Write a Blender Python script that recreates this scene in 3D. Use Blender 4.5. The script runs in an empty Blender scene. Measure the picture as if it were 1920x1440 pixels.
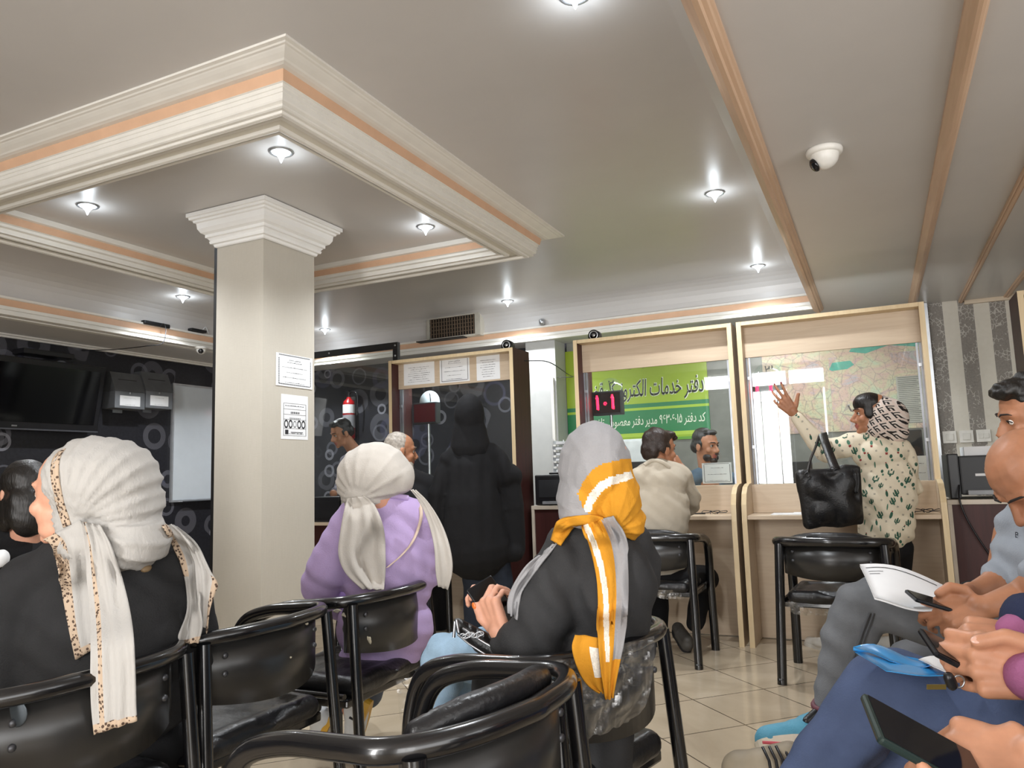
import bpy, bmesh, math, random, unicodedata
import numpy as np
from mathutils import Vector, Matrix
from mathutils.bvhtree import BVHTree
R_ = random.Random(7)
SC = bpy.context.scene
COL = SC.collection
V3 = lambda *a: np.array(a if len(a) > 1 else a[0], float)
# ------------------------------------------------------------------ camera
YAW, PITCH, ROLL, FPX, CAMH = -0.443869, 0.118591, -0.0320634, 1423.7, 1.08
CF = V3(math.sin(YAW)*math.cos(PITCH), math.cos(YAW)*math.cos(PITCH), math.sin(PITCH))
_r0 = V3(math.cos(YAW), -math.sin(YAW), 0); _u0 = np.cross(_r0, CF)
CR = _r0*math.cos(ROLL) + _u0*math.sin(ROLL)
CU = -_r0*math.sin(ROLL) + _u0*math.cos(ROLL)
CO = V3(0, 0, CAMH)
def ray(x, y): return CF + CR*((x-960)/FPX) - CU*((y-720)/FPX)
def P(x, y, d): return CO + ray(x, y)*d                      # a point seen at (x,y), d metres ahead
def on(x, y, axis, val):                                      # where that sight line meets a plane of the room
    r = ray(x, y); return CO + r*((val-CO[axis])/r[axis])
def Zp(x, y, z=0.): return on(x, y, 2, z)
def Yp(x, y, v): return on(x, y, 1, v)
def Xp(x, y, v): return on(x, y, 0, v)
def proj(v):
    q = np.atleast_2d(np.asarray(v, float)) - CO; z = q @ CF
    return np.stack([960+FPX*(q@CR)/z, 720-FPX*(q@CU)/z, z], 1)
def px(n, d): return n*d/FPX                                  # n photo pixels at d metres, in metres
cam = bpy.data.cameras.new('camera'); camo = bpy.data.objects.new('camera', cam); COL.objects.link(camo)
cam.sensor_fit = 'HORIZONTAL'; cam.sensor_width = 36; cam.lens = FPX/1920*36; cam.clip_start = .02
M = Matrix(((CR[0], CU[0], -CF[0], CO[0]), (CR[1], CU[1], -CF[1], CO[1]), (CR[2], CU[2], -CF[2], CO[2]), (0, 0, 0, 1)))
camo.matrix_world = M; SC.camera = camo
# ------------------------------------------------------------------ materials
def lin(h):
    h = h.lstrip('#'); c = [int(h[i:i+2], 16)/255 for i in (0, 2, 4)]
    return tuple((v/12.92 if v <= .04045 else ((v+.055)/1.055)**2.4) for v in c) + (1.,)
class N:
    """small node-tree helper"""
    def __init__(s, name):
        s.m = bpy.data.materials.new(name); s.m.use_nodes = True; s.t = s.m.node_tree; s.t.nodes.clear()
        s.out = s.n('ShaderNodeOutputMaterial'); s.b = s.n('ShaderNodeBsdfPrincipled'); s.l(s.b.outputs[0], s.out.inputs[0])
    def n(s, typ, **k):
        o = s.t.nodes.new(typ)
        for a, b in k.items(): setattr(o, a, b)
        return o
    def l(s, a, b): s.t.links.new(a, b)
    def put(s, sock, v):
        if hasattr(v, 'is_linked') or hasattr(v, 'links'): s.l(v, sock)
        else: sock.default_value = v
    def coord(s, kind='Object', scale=(1, 1, 1), rot=(0, 0, 0)):
        c = s.n('ShaderNodeTexCoord'); m = s.n('ShaderNodeMapping'); m.inputs['Scale'].default_value = scale; m.inputs['Rotation'].default_value = rot
        s.l(c.outputs[kind], m.inputs[0]); return m.outputs[0]
    def noise(s, vec, scale, detail=3, rough=.55, dist=0):
        o = s.n('ShaderNodeTexNoise'); o.inputs['Scale'].default_value = scale; o.inputs['Detail'].default_value = detail
        o.inputs['Roughness'].default_value = rough; o.inputs['Distortion'].default_value = dist; s.l(vec, o.inputs['Vector']); return o.outputs[0]
    def math(s, op, a, b=0., c=None):
        o = s.n('ShaderNodeMath', operation=op); s.put(o.inputs[0], a); s.put(o.inputs[1], b)
        if c is not None: s.put(o.inputs[2], c)
        return o.outputs[0]
    def mix(s, f, a, b, mode='MIX'):
        o = s.n('ShaderNodeMix', data_type='RGBA', blend_type=mode); s.put(o.inputs[0], f); s.put(o.inputs[6], a); s.put(o.inputs[7], b); return o.outputs[2]
    def ramp(s, f, stops):
        o = s.n('ShaderNodeValToRGB'); e = o.color_ramp.elements
        while len(e) < len(stops): e.new(.5)
        for i, (p, c) in enumerate(stops): e[i].position = p; e[i].color = c if len(c) == 4 else tuple(c)+(1,)
        s.l(f, o.inputs[0]); return o.outputs[0]
    def bump(s, h, strength=.2, dist=.01):
        o = s.n('ShaderNodeBump'); o.inputs['Strength'].default_value = strength; o.inputs['Distance'].default_value = dist
        s.l(h, o.inputs['Height']); s.l(o.outputs[0], s.b.inputs['Normal'])
    def set(s, **k):
        nm = dict(col='Base Color', rough='Roughness', metal='Metallic', spec='Specular IOR Level', trans='Transmission Weight', alpha='Alpha', ior='IOR', emit='Emission Strength', ecol='Emission Color', coat='Coat Weight', sheen='Sheen Weight', sss='Subsurface Weight')
        for a, v in k.items(): s.put(s.b.inputs[nm[a]], v)
        return s
MT = {}
def mat(name, hexc, rough=.6, metal=0., var=.12, vscale=9, bump=0., bscale=80, spec=.5, stretch=(1, 1, 1), **k):
    if name in MT: return MT[name]
    n = N(name); c = lin(hexc); v = n.coord(scale=stretch); f = n.noise(v, vscale, 4)
    lo = tuple(x*(1-var) for x in c[:3])+(1,); hi = tuple(min(1, x*(1+var)) for x in c[:3])+(1,)
    n.set(col=n.ramp(f, [(.3, lo), (.7, hi)]), rough=rough, metal=metal, spec=spec, **k)
    if bump: n.bump(n.noise(v, bscale, 3), bump, .004)
    MT[name] = n.m; return n.m
def glow(name, hexc, strength):
    if name in MT: return MT[name]
    n = N(name); n.set(col=lin(hexc), ecol=lin(hexc), emit=strength, rough=.4); MT[name] = n.m; return n.m
# ------------------------------------------------------------------ objects
def tag(o, label=None, cat=None, group=None, kind=None):
    if label: o['label'] = label
    if cat: o['category'] = cat
    if group: o['group'] = group
    if kind: o['kind'] = kind
    return o
def thing(name, label, cat, loc=(0, 0, 0), rz=0., group=None):
    o = bpy.data.objects.new(name, None); o.empty_display_size = .05; COL.objects.link(o)
    o.location = Vector(loc); o.rotation_euler = (0, 0, rz); bpy.context.view_layer.update()
    return tag(o, label, cat, group)
def link_mesh(name, verts, faces, mats, parent=None, idx=None, smooth=True, local=False, uv=None):
    verts = np.asarray(verts, float)
    if parent is not None and not local:
        mi = np.array(world_of(parent).inverted()); verts = verts @ mi[:3, :3].T + mi[:3, 3]
    me = bpy.data.meshes.new(name); me.from_pydata(verts.tolist(), [], [list(map(int, f)) for f in faces])
    if not isinstance(mats, (list, tuple)): mats = [mats]
    for m in mats: me.materials.append(m)
    n = len(me.polygons)
    if idx is not None and len(mats) > 1: me.polygons.foreach_set('material_index', np.asarray(idx, np.int32))
    sm = np.full(n, bool(smooth)) if not hasattr(smooth, '__len__') else np.asarray(smooth, bool)
    me.polygons.foreach_set('use_smooth', sm)
    if uv is not None:
        l = me.uv_layers.new(name='UVMap'); vi = np.empty(len(me.loops), np.int32); me.loops.foreach_get('vertex_index', vi)
        l.data.foreach_set('uv', np.asarray(uv, float)[vi].ravel())
    me.update(); o = bpy.data.objects.new(name, me); COL.objects.link(o)
    if parent is not None: o.parent = parent
    return o
def world_of(o):
    m = Matrix.LocRotScale(o.location, o.rotation_euler, o.scale)
    return world_of(o.parent) @ m if o.parent else m
def copy_tree(o, parent=None):
    c = o.copy(); COL.objects.link(c)
    if parent is not None: c.parent = parent
    for ch in list(o.children): copy_tree(ch, c)
    return c
class MB:
    def __init__(s): s.v = []; s.f = []; s.i = []; s.sm = []; s.k = 0
    def add(s, vs, fs, k=None, smooth=False):
        b = len(s.v); s.v.extend([tuple(map(float, q)) for q in vs]); s.f.extend([[b+j for j in q] for q in fs])
        s.i.extend([s.k if k is None else k]*len(fs)); s.sm.extend([smooth]*len(fs)); return s
    def box(s, lo, hi, k=None, bev=0., mtx=None):
        (x0, y0, z0), (x1, y1, z1) = lo, hi
        if x0 > x1: x0, x1 = x1, x0
        if y0 > y1: y0, y1 = y1, y0
        if z0 > z1: z0, z1 = z1, z0
        if bev > 0:
            bm = bmesh.new(); bmesh.ops.create_cube(bm, size=1)
            for v in bm.verts: v.co = Vector(((x0+x1)/2+v.co.x*(x1-x0), (y0+y1)/2+v.co.y*(y1-y0), (z0+z1)/2+v.co.z*(z1-z0)))
            bmesh.ops.bevel(bm, geom=bm.edges[:], offset=min(bev, (x1-x0)*.45, (y1-y0)*.45, (z1-z0)*.45), segments=2, affect='EDGES', profile=.6)
            bm.verts.index_update(); vs = [v.co[:] for v in bm.verts]; fs = [[v.index for v in f.verts] for f in bm.faces]; bm.free()
        else:
            vs = [(x, y, z) for x in (x0, x1) for y in (y0, y1) for z in (z0, z1)]
            fs = [(0, 1, 3, 2), (4, 6, 7, 5), (0, 4, 5, 1), (2, 3, 7, 6), (0, 2, 6, 4), (1, 5, 7, 3)]
        if mtx is not None: vs = [tuple(mtx @ Vector(v)) for v in vs]
        return s.add(vs, fs, k)
    def tube(s, pts, r, seg=10, k=None, closed=False, caps=True, smooth=True):
        pts = [V3(p) for p in pts]; n = len(pts); rs = r if hasattr(r, '__len__') else [r]*n
        T = []
        for i in range(n):
            a = pts[(i-1) % n] if (closed or i > 0) else pts[i]; b = pts[(i+1) % n] if (closed or i < n-1) else pts[i]
            t = b-a; T.append(t/(np.linalg.norm(t)+1e-12))
        u = np.cross(T[0], (0, 0, 1.)); u = u if np.linalg.norm(u) > .1 else np.cross(T[0], (1., 0, 0)); u /= np.linalg.norm(u)
        vs = []
        for i in range(n):
            u = u - T[i]*(u@T[i]); u /= np.linalg.norm(u)+1e-12; w = np.cross(T[i], u)
            for j in range(seg):
                a = 2*math.pi*j/seg; vs.append(pts[i]+rs[i]*(u*math.cos(a)+w*math.sin(a)))
        fs = [(i*seg+j, i*seg+(j+1) % seg, ((i+1) % n)*seg+(j+1) % seg, ((i+1) % n)*seg+j) for i in range(n if closed else n-1) for j in range(seg)]
        s.add(vs, fs, k, smooth)
        if caps and not closed: s.add(vs[:seg], [list(range(seg))[::-1]], k); s.add(vs[-seg:], [list(range(seg))], k)
        return s
    def lathe(s, prof, c=(0, 0, 0), axis=(0, 0, 1), seg=24, k=None, smooth=True):
        a = V3(axis); a /= np.linalg.norm(a); u = np.cross(a, (1., 0, 0)); u = u if np.linalg.norm(u) > .1 else np.cross(a, (0, 1., 0)); u /= np.linalg.norm(u); w = np.cross(a, u)
        vs = [V3(c)+a*h+r*(u*math.cos(2*math.pi*j/seg)+w*math.sin(2*math.pi*j/seg)) for r, h in prof for j in range(seg)]
        fs = [(i*seg+j, i*seg+(j+1) % seg, (i+1)*seg+(j+1) % seg, (i+1)*seg+j) for i in range(len(prof)-1) for j in range(seg)]
        return s.add(vs, fs, k, smooth)
    def prism(s, poly, d, k=None):
        """closed polygon (3-D points) pushed along d"""
        p = [V3(q) for q in poly]; n = len(p); vs = p+[q+V3(d) for q in p]
        return s.add(vs, [list(range(n))[::-1], list(range(n, 2*n))]+[(i, (i+1) % n, n+(i+1) % n, n+i) for i in range(n)], k)
    def sweep(s, prof, path, k=None, closed=False, smooth=False):
        """profile (outward, up) swept along a horizontal path of (x,y,z), mitred; kk gives a material per profile edge"""
        n = len(path); vs = []; m = len(prof)
        for i in range(n):
            p = V3(path[i]); a = V3(path[(i-1) % n]) if (closed or i > 0) else None; b = V3(path[(i+1) % n]) if (closed or i < n-1) else None
            def nrm(d): d = d/np.linalg.norm(d); return V3(d[1], -d[0], 0)
            if a is None: o = nrm(b-p)
            elif b is None: o = nrm(p-a)
            else:
                n1, n2 = nrm(p-a), nrm(b-p); o = (n1+n2)/(1+n1@n2)
            for (q, h) in prof: vs.append(p+o*q+V3(0, 0, h))
        for i in range(n if closed else n-1):
            for j in range(m-1):
                kk = k[j] if hasattr(k, '__len__') else k
                s.add([vs[i*m+j], vs[i*m+j+1], vs[((i+1) % n)*m+j+1], vs[((i+1) % n)*m+j]], [(0, 1, 2, 3)], kk, smooth)
        return s
    def build(s, name, mats, parent=None, local=False): return link_mesh(name, s.v, s.f, mats, parent, s.i, s.sm, local)
def spline(pts, n=6):
    """Catmull-Rom through pts"""
    p = [V3(q) for q in pts]; p = [2*p[0]-p[1]]+p+[2*p[-1]-p[-2]]; out = []
    for i in range(1, len(p)-2):
        for t in np.linspace(0, 1, n, endpoint=False):
            a, b, c, d = p[i-1:i+3]
            out.append(.5*((2*b)+(-a+c)*t+(2*a-5*b+4*c-d)*t*t+(-a+3*b-3*c+d)*t**3))
    return out+[p[-2]]
# ------------------------------------------------------------------ sculpted bodies
def E(c, r, ax=None): return ('e', V3(c), V3(r), np.eye(3) if ax is None else np.array(ax, float))
def C(a, ra, b, rb): return ('c', V3(a), ra, V3(b), rb)
CAMAX = np.stack([CR, CU, CF], 1)                              # columns: picture right, up, away
def e(x, y, d, rx, ry, rd, rot=0.):
    a = math.radians(rot); ax = np.stack([CR*math.cos(a)+CU*math.sin(a), -CR*math.sin(a)+CU*math.cos(a), CF], 1)
    return E(P(x, y, d), (px(rx, d), px(ry, d), rd), ax)
def c(x0, y0, d0, r0, x1, y1, d1, r1): return C(P(x0, y0, d0), px(r0, d0), P(x1, y1, d1), px(r1, d1))
def chain(*q):
    """q: (x,y,d,rpx) joints"""
    return [c(*q[i], *q[i+1]) for i in range(len(q)-1)]
def thin(prims, k=.6): return [('c', p[1], p[2]*k, p[3], p[4]*k) if p[0] == 'c' else p for p in prims]
def chw(pts, rs): return [C(pts[i], rs[i], pts[i+1], rs[i+1]) for i in range(len(pts)-1)]
def _sph(nu=16, nv=10):
    vs = [(0, 0, 1.)]+[(math.sin(math.pi*i/nv)*math.cos(2*math.pi*j/nu), math.sin(math.pi*i/nv)*math.sin(2*math.pi*j/nu), math.cos(math.pi*i/nv)) for i in range(1, nv) for j in range(nu)]+[(0, 0, -1.)]
    fs = [(0, 1+j, 1+(j+1) % nu) for j in range(nu)]
    for i in range(nv-2):
        fs += [(1+i*nu+j, 1+(i+1)*nu+j, 1+(i+1)*nu+(j+1) % nu, 1+i*nu+(j+1) % nu) for j in range(nu)]
    L = len(vs)-1; b = 1+(nv-2)*nu; fs += [(b+j, L, b+(j+1) % nu) for j in range(nu)]
    return np.array(vs), fs
_SV, _SF = _sph()
def raw(prims):
    vs = []; fs = []; b = 0
    def put(v, f):
        nonlocal b
        vs.append(v); fs.extend([[b+j for j in q] for q in f]); b += len(v)
    for p in prims:
        if p[0] == 'e': put((_SV*p[2]) @ p[3].T + p[1], _SF)
        else:
            _, a, ra, bb, rb = p; d = bb-a; L = np.linalg.norm(d)
            if L < 1e-6: put(_SV*max(ra, rb)+a, _SF); continue
            d = d/L; u = np.cross(d, (0, 0, 1.)); u = u if np.linalg.norm(u) > .1 else np.cross(d, (1., 0, 0)); u /= np.linalg.norm(u); w = np.cross(d, u)
            R3 = np.stack([u, w, d], 1); top = _SV[:, 2] >= -1e-9
            v = np.where(top[:, None], _SV*rb, _SV*ra) @ R3.T + np.where(top[:, None], bb, a); put(v, _SF)
    return np.concatenate(vs), fs
def grid_edges(f): return np.unique(np.sort(np.concatenate([f[:, [i, (i+1) % 4]] for i in range(4)]), 1), axis=0)
def relax(v, ed, it=3, lam=.5, mu=-.52):
    deg = np.bincount(ed.ravel(), minlength=len(v)).astype(float)[:, None]; deg[deg == 0] = 1
    for k in range(it):
        for s in (lam, mu):
            a = np.zeros_like(v); np.add.at(a, ed[:, 0], v[ed[:, 1]]); np.add.at(a, ed[:, 1], v[ed[:, 0]]); v = v+s*(a/deg-v)
    return v
def normals(v, f):
    a, b_, c_, d_ = (v[f[:, i]] for i in range(4)); n = np.cross(c_-a, d_-b_); out = np.zeros_like(v)
    for i in range(4): np.add.at(out, f[:, i], n)
    return out/(np.linalg.norm(out, axis=1, keepdims=True)+1e-12)
def blob(prims, voxel=.012, it=3, disp=None, pre=None):
    """one continuous surface over overlapping primitives"""
    v, f = raw(prims); me = bpy.data.meshes.new('t'); me.from_pydata(v.tolist(), [], f); o = bpy.data.objects.new('t', me); COL.objects.link(o)
    md = o.modifiers.new('r', 'REMESH'); md.mode = 'VOXEL'; md.voxel_size = voxel; md.adaptivity = 0
    dg = bpy.context.evaluated_depsgraph_get(); ev = o.evaluated_get(dg); m2 = ev.to_mesh()
    v = np.empty(len(m2.vertices)*3); m2.vertices.foreach_get('co', v); v = v.reshape(-1, 3)
    f = np.array([list(p.vertices) for p in m2.polygons if len(p.vertices) == 4], np.int32); ev.to_mesh_clear()
    bpy.data.objects.remove(o); bpy.data.meshes.remove(me)
    ed = grid_edges(f); v = relax(v, ed, it)
    if disp is not None: n = normals(v, f); v = v+n*disp(v, n)[:, None]; v = relax(v, ed, 1)
    return v, f
def wob(v, freq, seed=0, n=5):
    r = np.random.RandomState(seed); o = np.zeros(len(v))
    for k in range(n):
        d = r.normal(size=3); d /= np.linalg.norm(d); o += np.sin(v@d*freq*(.6+.9*r.rand())+r.rand()*6.28)
    return o/n
def folds(amp, freq, direc, seed=0, warp=2.5, wf=9., sharp=1.4):
    """creases that run across `direc`"""
    d = V3(direc); d = d/np.linalg.norm(d)
    def fn(v, n):
        s = np.sin(v@d*freq+warp*wob(v, wf, seed)+1.2*wob(v, wf*2.3, seed+9)); m = .55+.45*wob(v, wf*.8, seed+5)
        return amp*(np.sign(s)*np.abs(s)**sharp)*m
    return fn
def rfolds(pivot, k, amp, seed=0, reach=.3, warp=.5):
    """creases that spread out from a gathered point"""
    p = V3(pivot)
    def fn(v, n):
        q = v-p; th = np.arctan2(q@CU, q@CR); r = np.linalg.norm(q, axis=1); s = np.sin(th*k+warp*wob(v, 9, seed)+seed); g = 1-np.abs(s)
        return amp*(g**1.6-.35)*np.clip(r/.05, .2, 1)*np.exp(-(r/reach)**2)*(.6+.5*wob(v, 7, seed+2))
    return fn
def plus(*fs): return lambda v, n: sum(g(v, n) for g in fs)
def surf(name, vf, mats, parent=None, pred=None):
    v, f = vf; idx = None
    if pred is not None: idx = pred(v[f].mean(1))
    return link_mesh(name, v, f, mats, parent, idx, True)
def bvh_of(*vfs):
    vs = []; fs = []; b = 0
    for v, f in vfs: vs.extend(map(tuple, v)); fs.extend([[b+int(j) for j in q] for q in f]); b += len(v)
    return BVHTree.FromPolygons(vs, fs)
def snap(bv, x, y, off=.004, fallback=None):
    """the point of a draped cloth that lies on a body at this sight line"""
    r = ray(x, y); h = bv.ray_cast(Vector(CO), Vector(r).normalized())
    if h[0] is None: return P(x, y, fallback) if fallback else None
    p = V3(*h[0]); return p - V3(*Vector(r).normalized())*off
def strip(name, rows, mats, parent, bv=None, nu=14, amp=.006, waves=3, thick=.003, off=.01, pred=None, sub=5, seed=1, keep=None):
    """hanging cloth; rows of (xl,yl,xr,yr,d). With bv it lies on that body"""
    rr = spline([V3(*q) for q in rows], sub); n = len(rr); pts = np.zeros((n, nu, 3)); uv = []
    rs = np.random.RandomState(seed); ph = rs.rand(3)*6
    for i, q in enumerate(rr):
        for j in range(nu):
            t = j/(nu-1); x = q[0]+(q[2]-q[0])*t; y = q[1]+(q[3]-q[1])*t; d = q[4]
            w = math.sin(t*math.pi*2*waves+ph[0]+.7*math.sin(i*.25+ph[1]))*amp*(.5+.5*math.sin(i*.17+ph[2]+t*4)**2)*(.35+.65*min(1, 4*t*(1-t)+.2))
            p = P(x, y, d)
            if bv is not None:
                s_ = snap(bv, x, y, off)
                if s_ is not None and (s_-CO)@CF < d+.07: p = s_
            pts[i, j] = p - CF*w; uv.append((t, i/(n-1)))
    for _ in range(2):                                          # ease the cloth over steps
        q = pts.copy(); q[1:-1] = .25*pts[:-2]+.5*pts[1:-1]+.25*pts[2:]; pts = q
    v = pts.reshape(-1, 3); f = [(i*nu+j, i*nu+j+1, (i+1)*nu+j+1, (i+1)*nu+j) for i in range(n-1) for j in range(nu-1)]
    nn = normals(v, np.array(f)); m = len(v); v2 = np.concatenate([v, v+nn*thick*np.sign(nn@CF).reshape(-1, 1)])
    F = [list(q) for q in f]+[[m+j for j in q[::-1]] for q in f]
    rim = [i*nu for i in range(n)]+[(n-1)*nu+j for j in range(1, nu)]+[i*nu+nu-1 for i in range(n-2, -1, -1)]+[j for j in range(nu-2, 0, -1)]
    F += [(rim[i], rim[(i+1) % len(rim)], m+rim[(i+1) % len(rim)], m+rim[i]) for i in range(len(rim))]
    uv = np.array(uv+uv); idx = None
    if pred is not None: idx = [int(pred(*uv[list(q)].mean(0))) for q in F]
    return link_mesh(name, v2, F, mats, parent, idx, True, uv=uv)
def frame(f, u):
    f = V3(f); f /= np.linalg.norm(f); u = V3(u); u = u-f*(u@f); u /= np.linalg.norm(u); return np.cross(f, u), f, u
def head(ctr, fwd, up, s=1., neck=None, nose=1., ears=True):
    """skull, face, ears and neck; returns primitives and a local->world function"""
    r, f, u = frame(fwd, up); c0 = V3(ctr); L = lambda x, y, z: c0+s*(x*r+y*f+z*u); A = np.stack([r, f, u], 1)
    el = lambda p, q: E(L(*p), V3(*q)*s, A); cp = lambda p, a, q, b: C(L(*p), a*s, L(*q), b*s)
    pr = [el((0, -.012, .035), (.074, .096, .082)), el((0, .024, .012), (.066, .058, .07)), el((0, .036, -.042), (.055, .054, .06)), el((0, .03, -.078), (.051, .055, .034)),
          el((0, .074, -.098), (.021, .017, .017)), cp((0, .08, .014), .008, (0, .108, -.03), .0115*nose), cp((0, .098, -.034), .012, (0, .085, -.036), .014)]
    for k in (-1, 1):
        pr += [el((k*.011, .098, -.037), (.009, .011, .008)), cp((k*.014, .083, .027), .0095, (k*.046, .066, .025), .009), el((k*.04, .058, -.03), (.023, .022, .021)),
               el((k*.031, .064, .004), (.016, .0135, .010))]
        if ears: pr += [el((k*.077, -.008, -.014), (.008, .02, .032)), cp((k*.08, -.018, .012), .0055, (k*.083, -.022, -.02), .005)]
    pr += [cp((-.02, .082, -.063), .0055, (0, .091, -.061), .0065), cp((.02, .082, -.063), .0055, (0, .091, -.061), .0065), cp((-.016, .081, -.073), .0065, (.016, .081, -.073), .0065), el((0, .086, -.074), (.013, .007, .0065))]
    if neck is None: neck = L(0, -.045, -.19)
    pr += [C(L(0, -.018, -.06), .055*s, neck, .06*s)]
    return pr, L, A
def lips_pred(L, s=1., tol=.0125):
    a = [L(x, .09, z) for x, z in ((-.018, -.064), (-.009, -.063), (0, -.062), (.009, -.063), (.018, -.064), (-.012, -.073), (0, -.075), (.012, -.073))]
    def fn(cn):
        d = np.min(np.stack([np.linalg.norm(cn-q, axis=1) for q in a]), 0); return d < tol*s
    return fn
def face_bits(parent, L, A, s=1., brow='#2a201c', eye=True, closed=False):
    m = MB()
    for k in (-1, 1): m.tube([L(k*.012, .0925, .026), L(k*.026, .0905, .032), L(k*.044, .0775, .03), L(k*.052, .068, .024)], [.002*s, .0032*s, .0028*s, .0012*s], 6)
    m.build('eyebrows', mat('brow_'+brow, brow, .8), parent)
    m = MB()
    for k in (-1, 1):
        if not closed:
            vs, fs = raw([E(L(k*.031, .0685, .003), V3(.0115, .0115, .0105)*s, A)]); m.add(vs, fs, 0, True)
            vs, fs = raw([E(L(k*.031, .077, .003), V3(.0055, .004, .0055)*s, A)]); m.add(vs, fs, 1, True)
        m.tube([L(k*.018, .0775, .003), L(k*.025, .0815, .009), L(k*.036, .081, .009), L(k*.045, .072, .002)], .0018*s, 6, 2)
    if eye: m.build('eyes', [mat('eye_white', '#d8d2ca', .25), mat('eye_iris', '#21140e', .15), mat('eye_lash', '#1c1512', .7)], parent)
def hand(W, fd, back, side=1, curl=((20, 25, 15),)*4, thumb=((.03, .032, -.012), (.058, .05, -.02), (.082, .052, -.026)), s=1., spread=4., ncurl=None):
    """wrist W, finger direction fd, back-of-hand normal; side=+1 thumb at frame x+"""
    r, f, u = frame(fd, back); r = r*side; L = lambda x, y, z: V3(W)+s*(x*r+y*f+z*u)
    pr = [C(L(0, -.012, 0), .023*s, L(.006, .02, 0), .024*s)]
    kn = ((.031, .088), (.0105, .094), (-.011, .089), (-.031, .078)); ln = ((.043, .026, .021), (.048, .030, .022), (.043, .028, .021), (.034, .021, .019)); rd = (.0092, .0094, .009, .008)
    tips = []
    for i in range(4):
        kx, ky = kn[i]; cu = curl[i % len(curl)]
        pr += [C(L(kx*.45, .015, -.001), .016*s, L(kx, ky, 0), .0125*s)]
        a = 0; sp = math.radians(spread*(1.5-i)); p = V3(kx, ky, 0); rr = rd[i]; q = [p]
        for j in range(3):
            a += math.radians(cu[j]); dv = V3(math.sin(sp)*math.cos(a), math.cos(sp)*math.cos(a), -math.sin(a)); q.append(q[-1]+dv*ln[i][j])
        for j in range(3): pr.append(C(L(*q[j]), rr*(1-.07*j)*s, L(*q[j+1]), rr*(.93-.08*j)*s))
        tips.append((L(*q[3]), L(*(q[3]-q[2]))-L(0, 0, 0), L(*q[2])))
    t = [V3(.014, .02, -.006)]+[V3(*q) for q in thumb]
    for j, (a_, b_) in enumerate(((.0165, .0135), (.013, .0115), (.0112, .0092))): pr.append(C(L(*t[j]), a_*s, L(*t[j+1]), b_*s))
    pr.append(E(L(.018, .045, -.008), (.018*s, .026*s, .014*s), np.stack([r, f, u], 1)))
    tips.append((L(*t[3]), L(*(t[3]-t[2]))-L(0, 0, 0), L(*t[2])))
    return pr, L, tips
def nails(parent, tips, u, col, s=1., which=None):
    m = MB()
    for i, (p, d, q) in enumerate(tips):
        if which is not None and i not in which: continue
        d = d/np.linalg.norm(d); n = V3(u)-d*(V3(u)@d); n /= np.linalg.norm(n)+1e-9; x = np.cross(d, n)
        vs, fs = raw([E(p+n*.0058*s+d*.001, (.0052*s, .0075*s, .0022*s), np.stack([x, d, n], 1))]); m.add(vs, fs, 0, True)
    return m.build('fingernails', mat('nail_'+col, col, .25), parent)
# ------------------------------------------------------------------ Persian lettering
_F = {}
for _c in list(range(0xFB50, 0xFDFF))+list(range(0xFE70, 0xFEFD)):
    _d = unicodedata.decomposition(chr(_c)).split()
    if len(_d) == 2 and _d[0] in ('<initial>', '<medial>', '<final>', '<isolated>'): _F.setdefault(chr(int(_d[1], 16)), {})[_d[0][1:-1]] = chr(_c)
def persian(t):
    out = []
    for w in t.split(' '):
        g = ''
        for i, ch in enumerate(w):
            fm = _F.get(ch)
            if not fm: g += ch; continue
            pj = i > 0 and 'initial' in _F.get(w[i-1], {}); nj = i < len(w)-1 and w[i+1] in _F and 'initial' in fm
            k = ('medial' if nj else 'final') if pj else ('initial' if nj else 'isolated'); g += fm.get(k, fm.get('isolated', ch))
        out.append(g if w[:1].isdigit() else g[::-1])
    return ' '.join(out[::-1])
def letters(name, t, o, ux, uy, size, m, parent=None, depth=.001, align='CENTER', width=None, bold=0., shear=0.):
    """raised lettering; o is the anchor, ux/uy the reading and upward directions"""
    cu = bpy.data.curves.new('t', 'FONT'); cu.body = t; cu.size = 1; cu.align_x = align; cu.extrude = 0; cu.offset = bold; cu.resolution_u = 3; cu.shear = shear
    ob = bpy.data.objects.new('t', cu); me = ob.to_mesh(); v = np.array([q.co[:] for q in me.vertices]) if len(me.vertices) else np.zeros((1, 3)); f = [list(p.vertices) for p in me.polygons]; ob.to_mesh_clear()
    bpy.data.objects.remove(ob); bpy.data.curves.remove(cu)
    sx = size
    if width: sx = width/(v[:, 0].max()-v[:, 0].min()+1e-9)
    ux, uy = V3(ux), V3(uy); n = np.cross(ux, uy); w = V3(o)+v[:, :1]*sx*ux+v[:, 1:2]*size*uy+n*depth
    return link_mesh(name, w, f, m, parent, None, False)
# ================================================================== THE ROOM
ZS, ZC, ZT, ZI = 2.40, 2.75, 2.58, 2.715        # soffit, recess ceiling, tray underside, tray ceiling
XW, YW, XR, YF = -6.60, 7.20, 2.6, -2.6         # walls
RX0, RX1, RY0, RY1 = -5.87, -0.35, -2.59, 6.88   # recess in the ceiling
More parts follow.
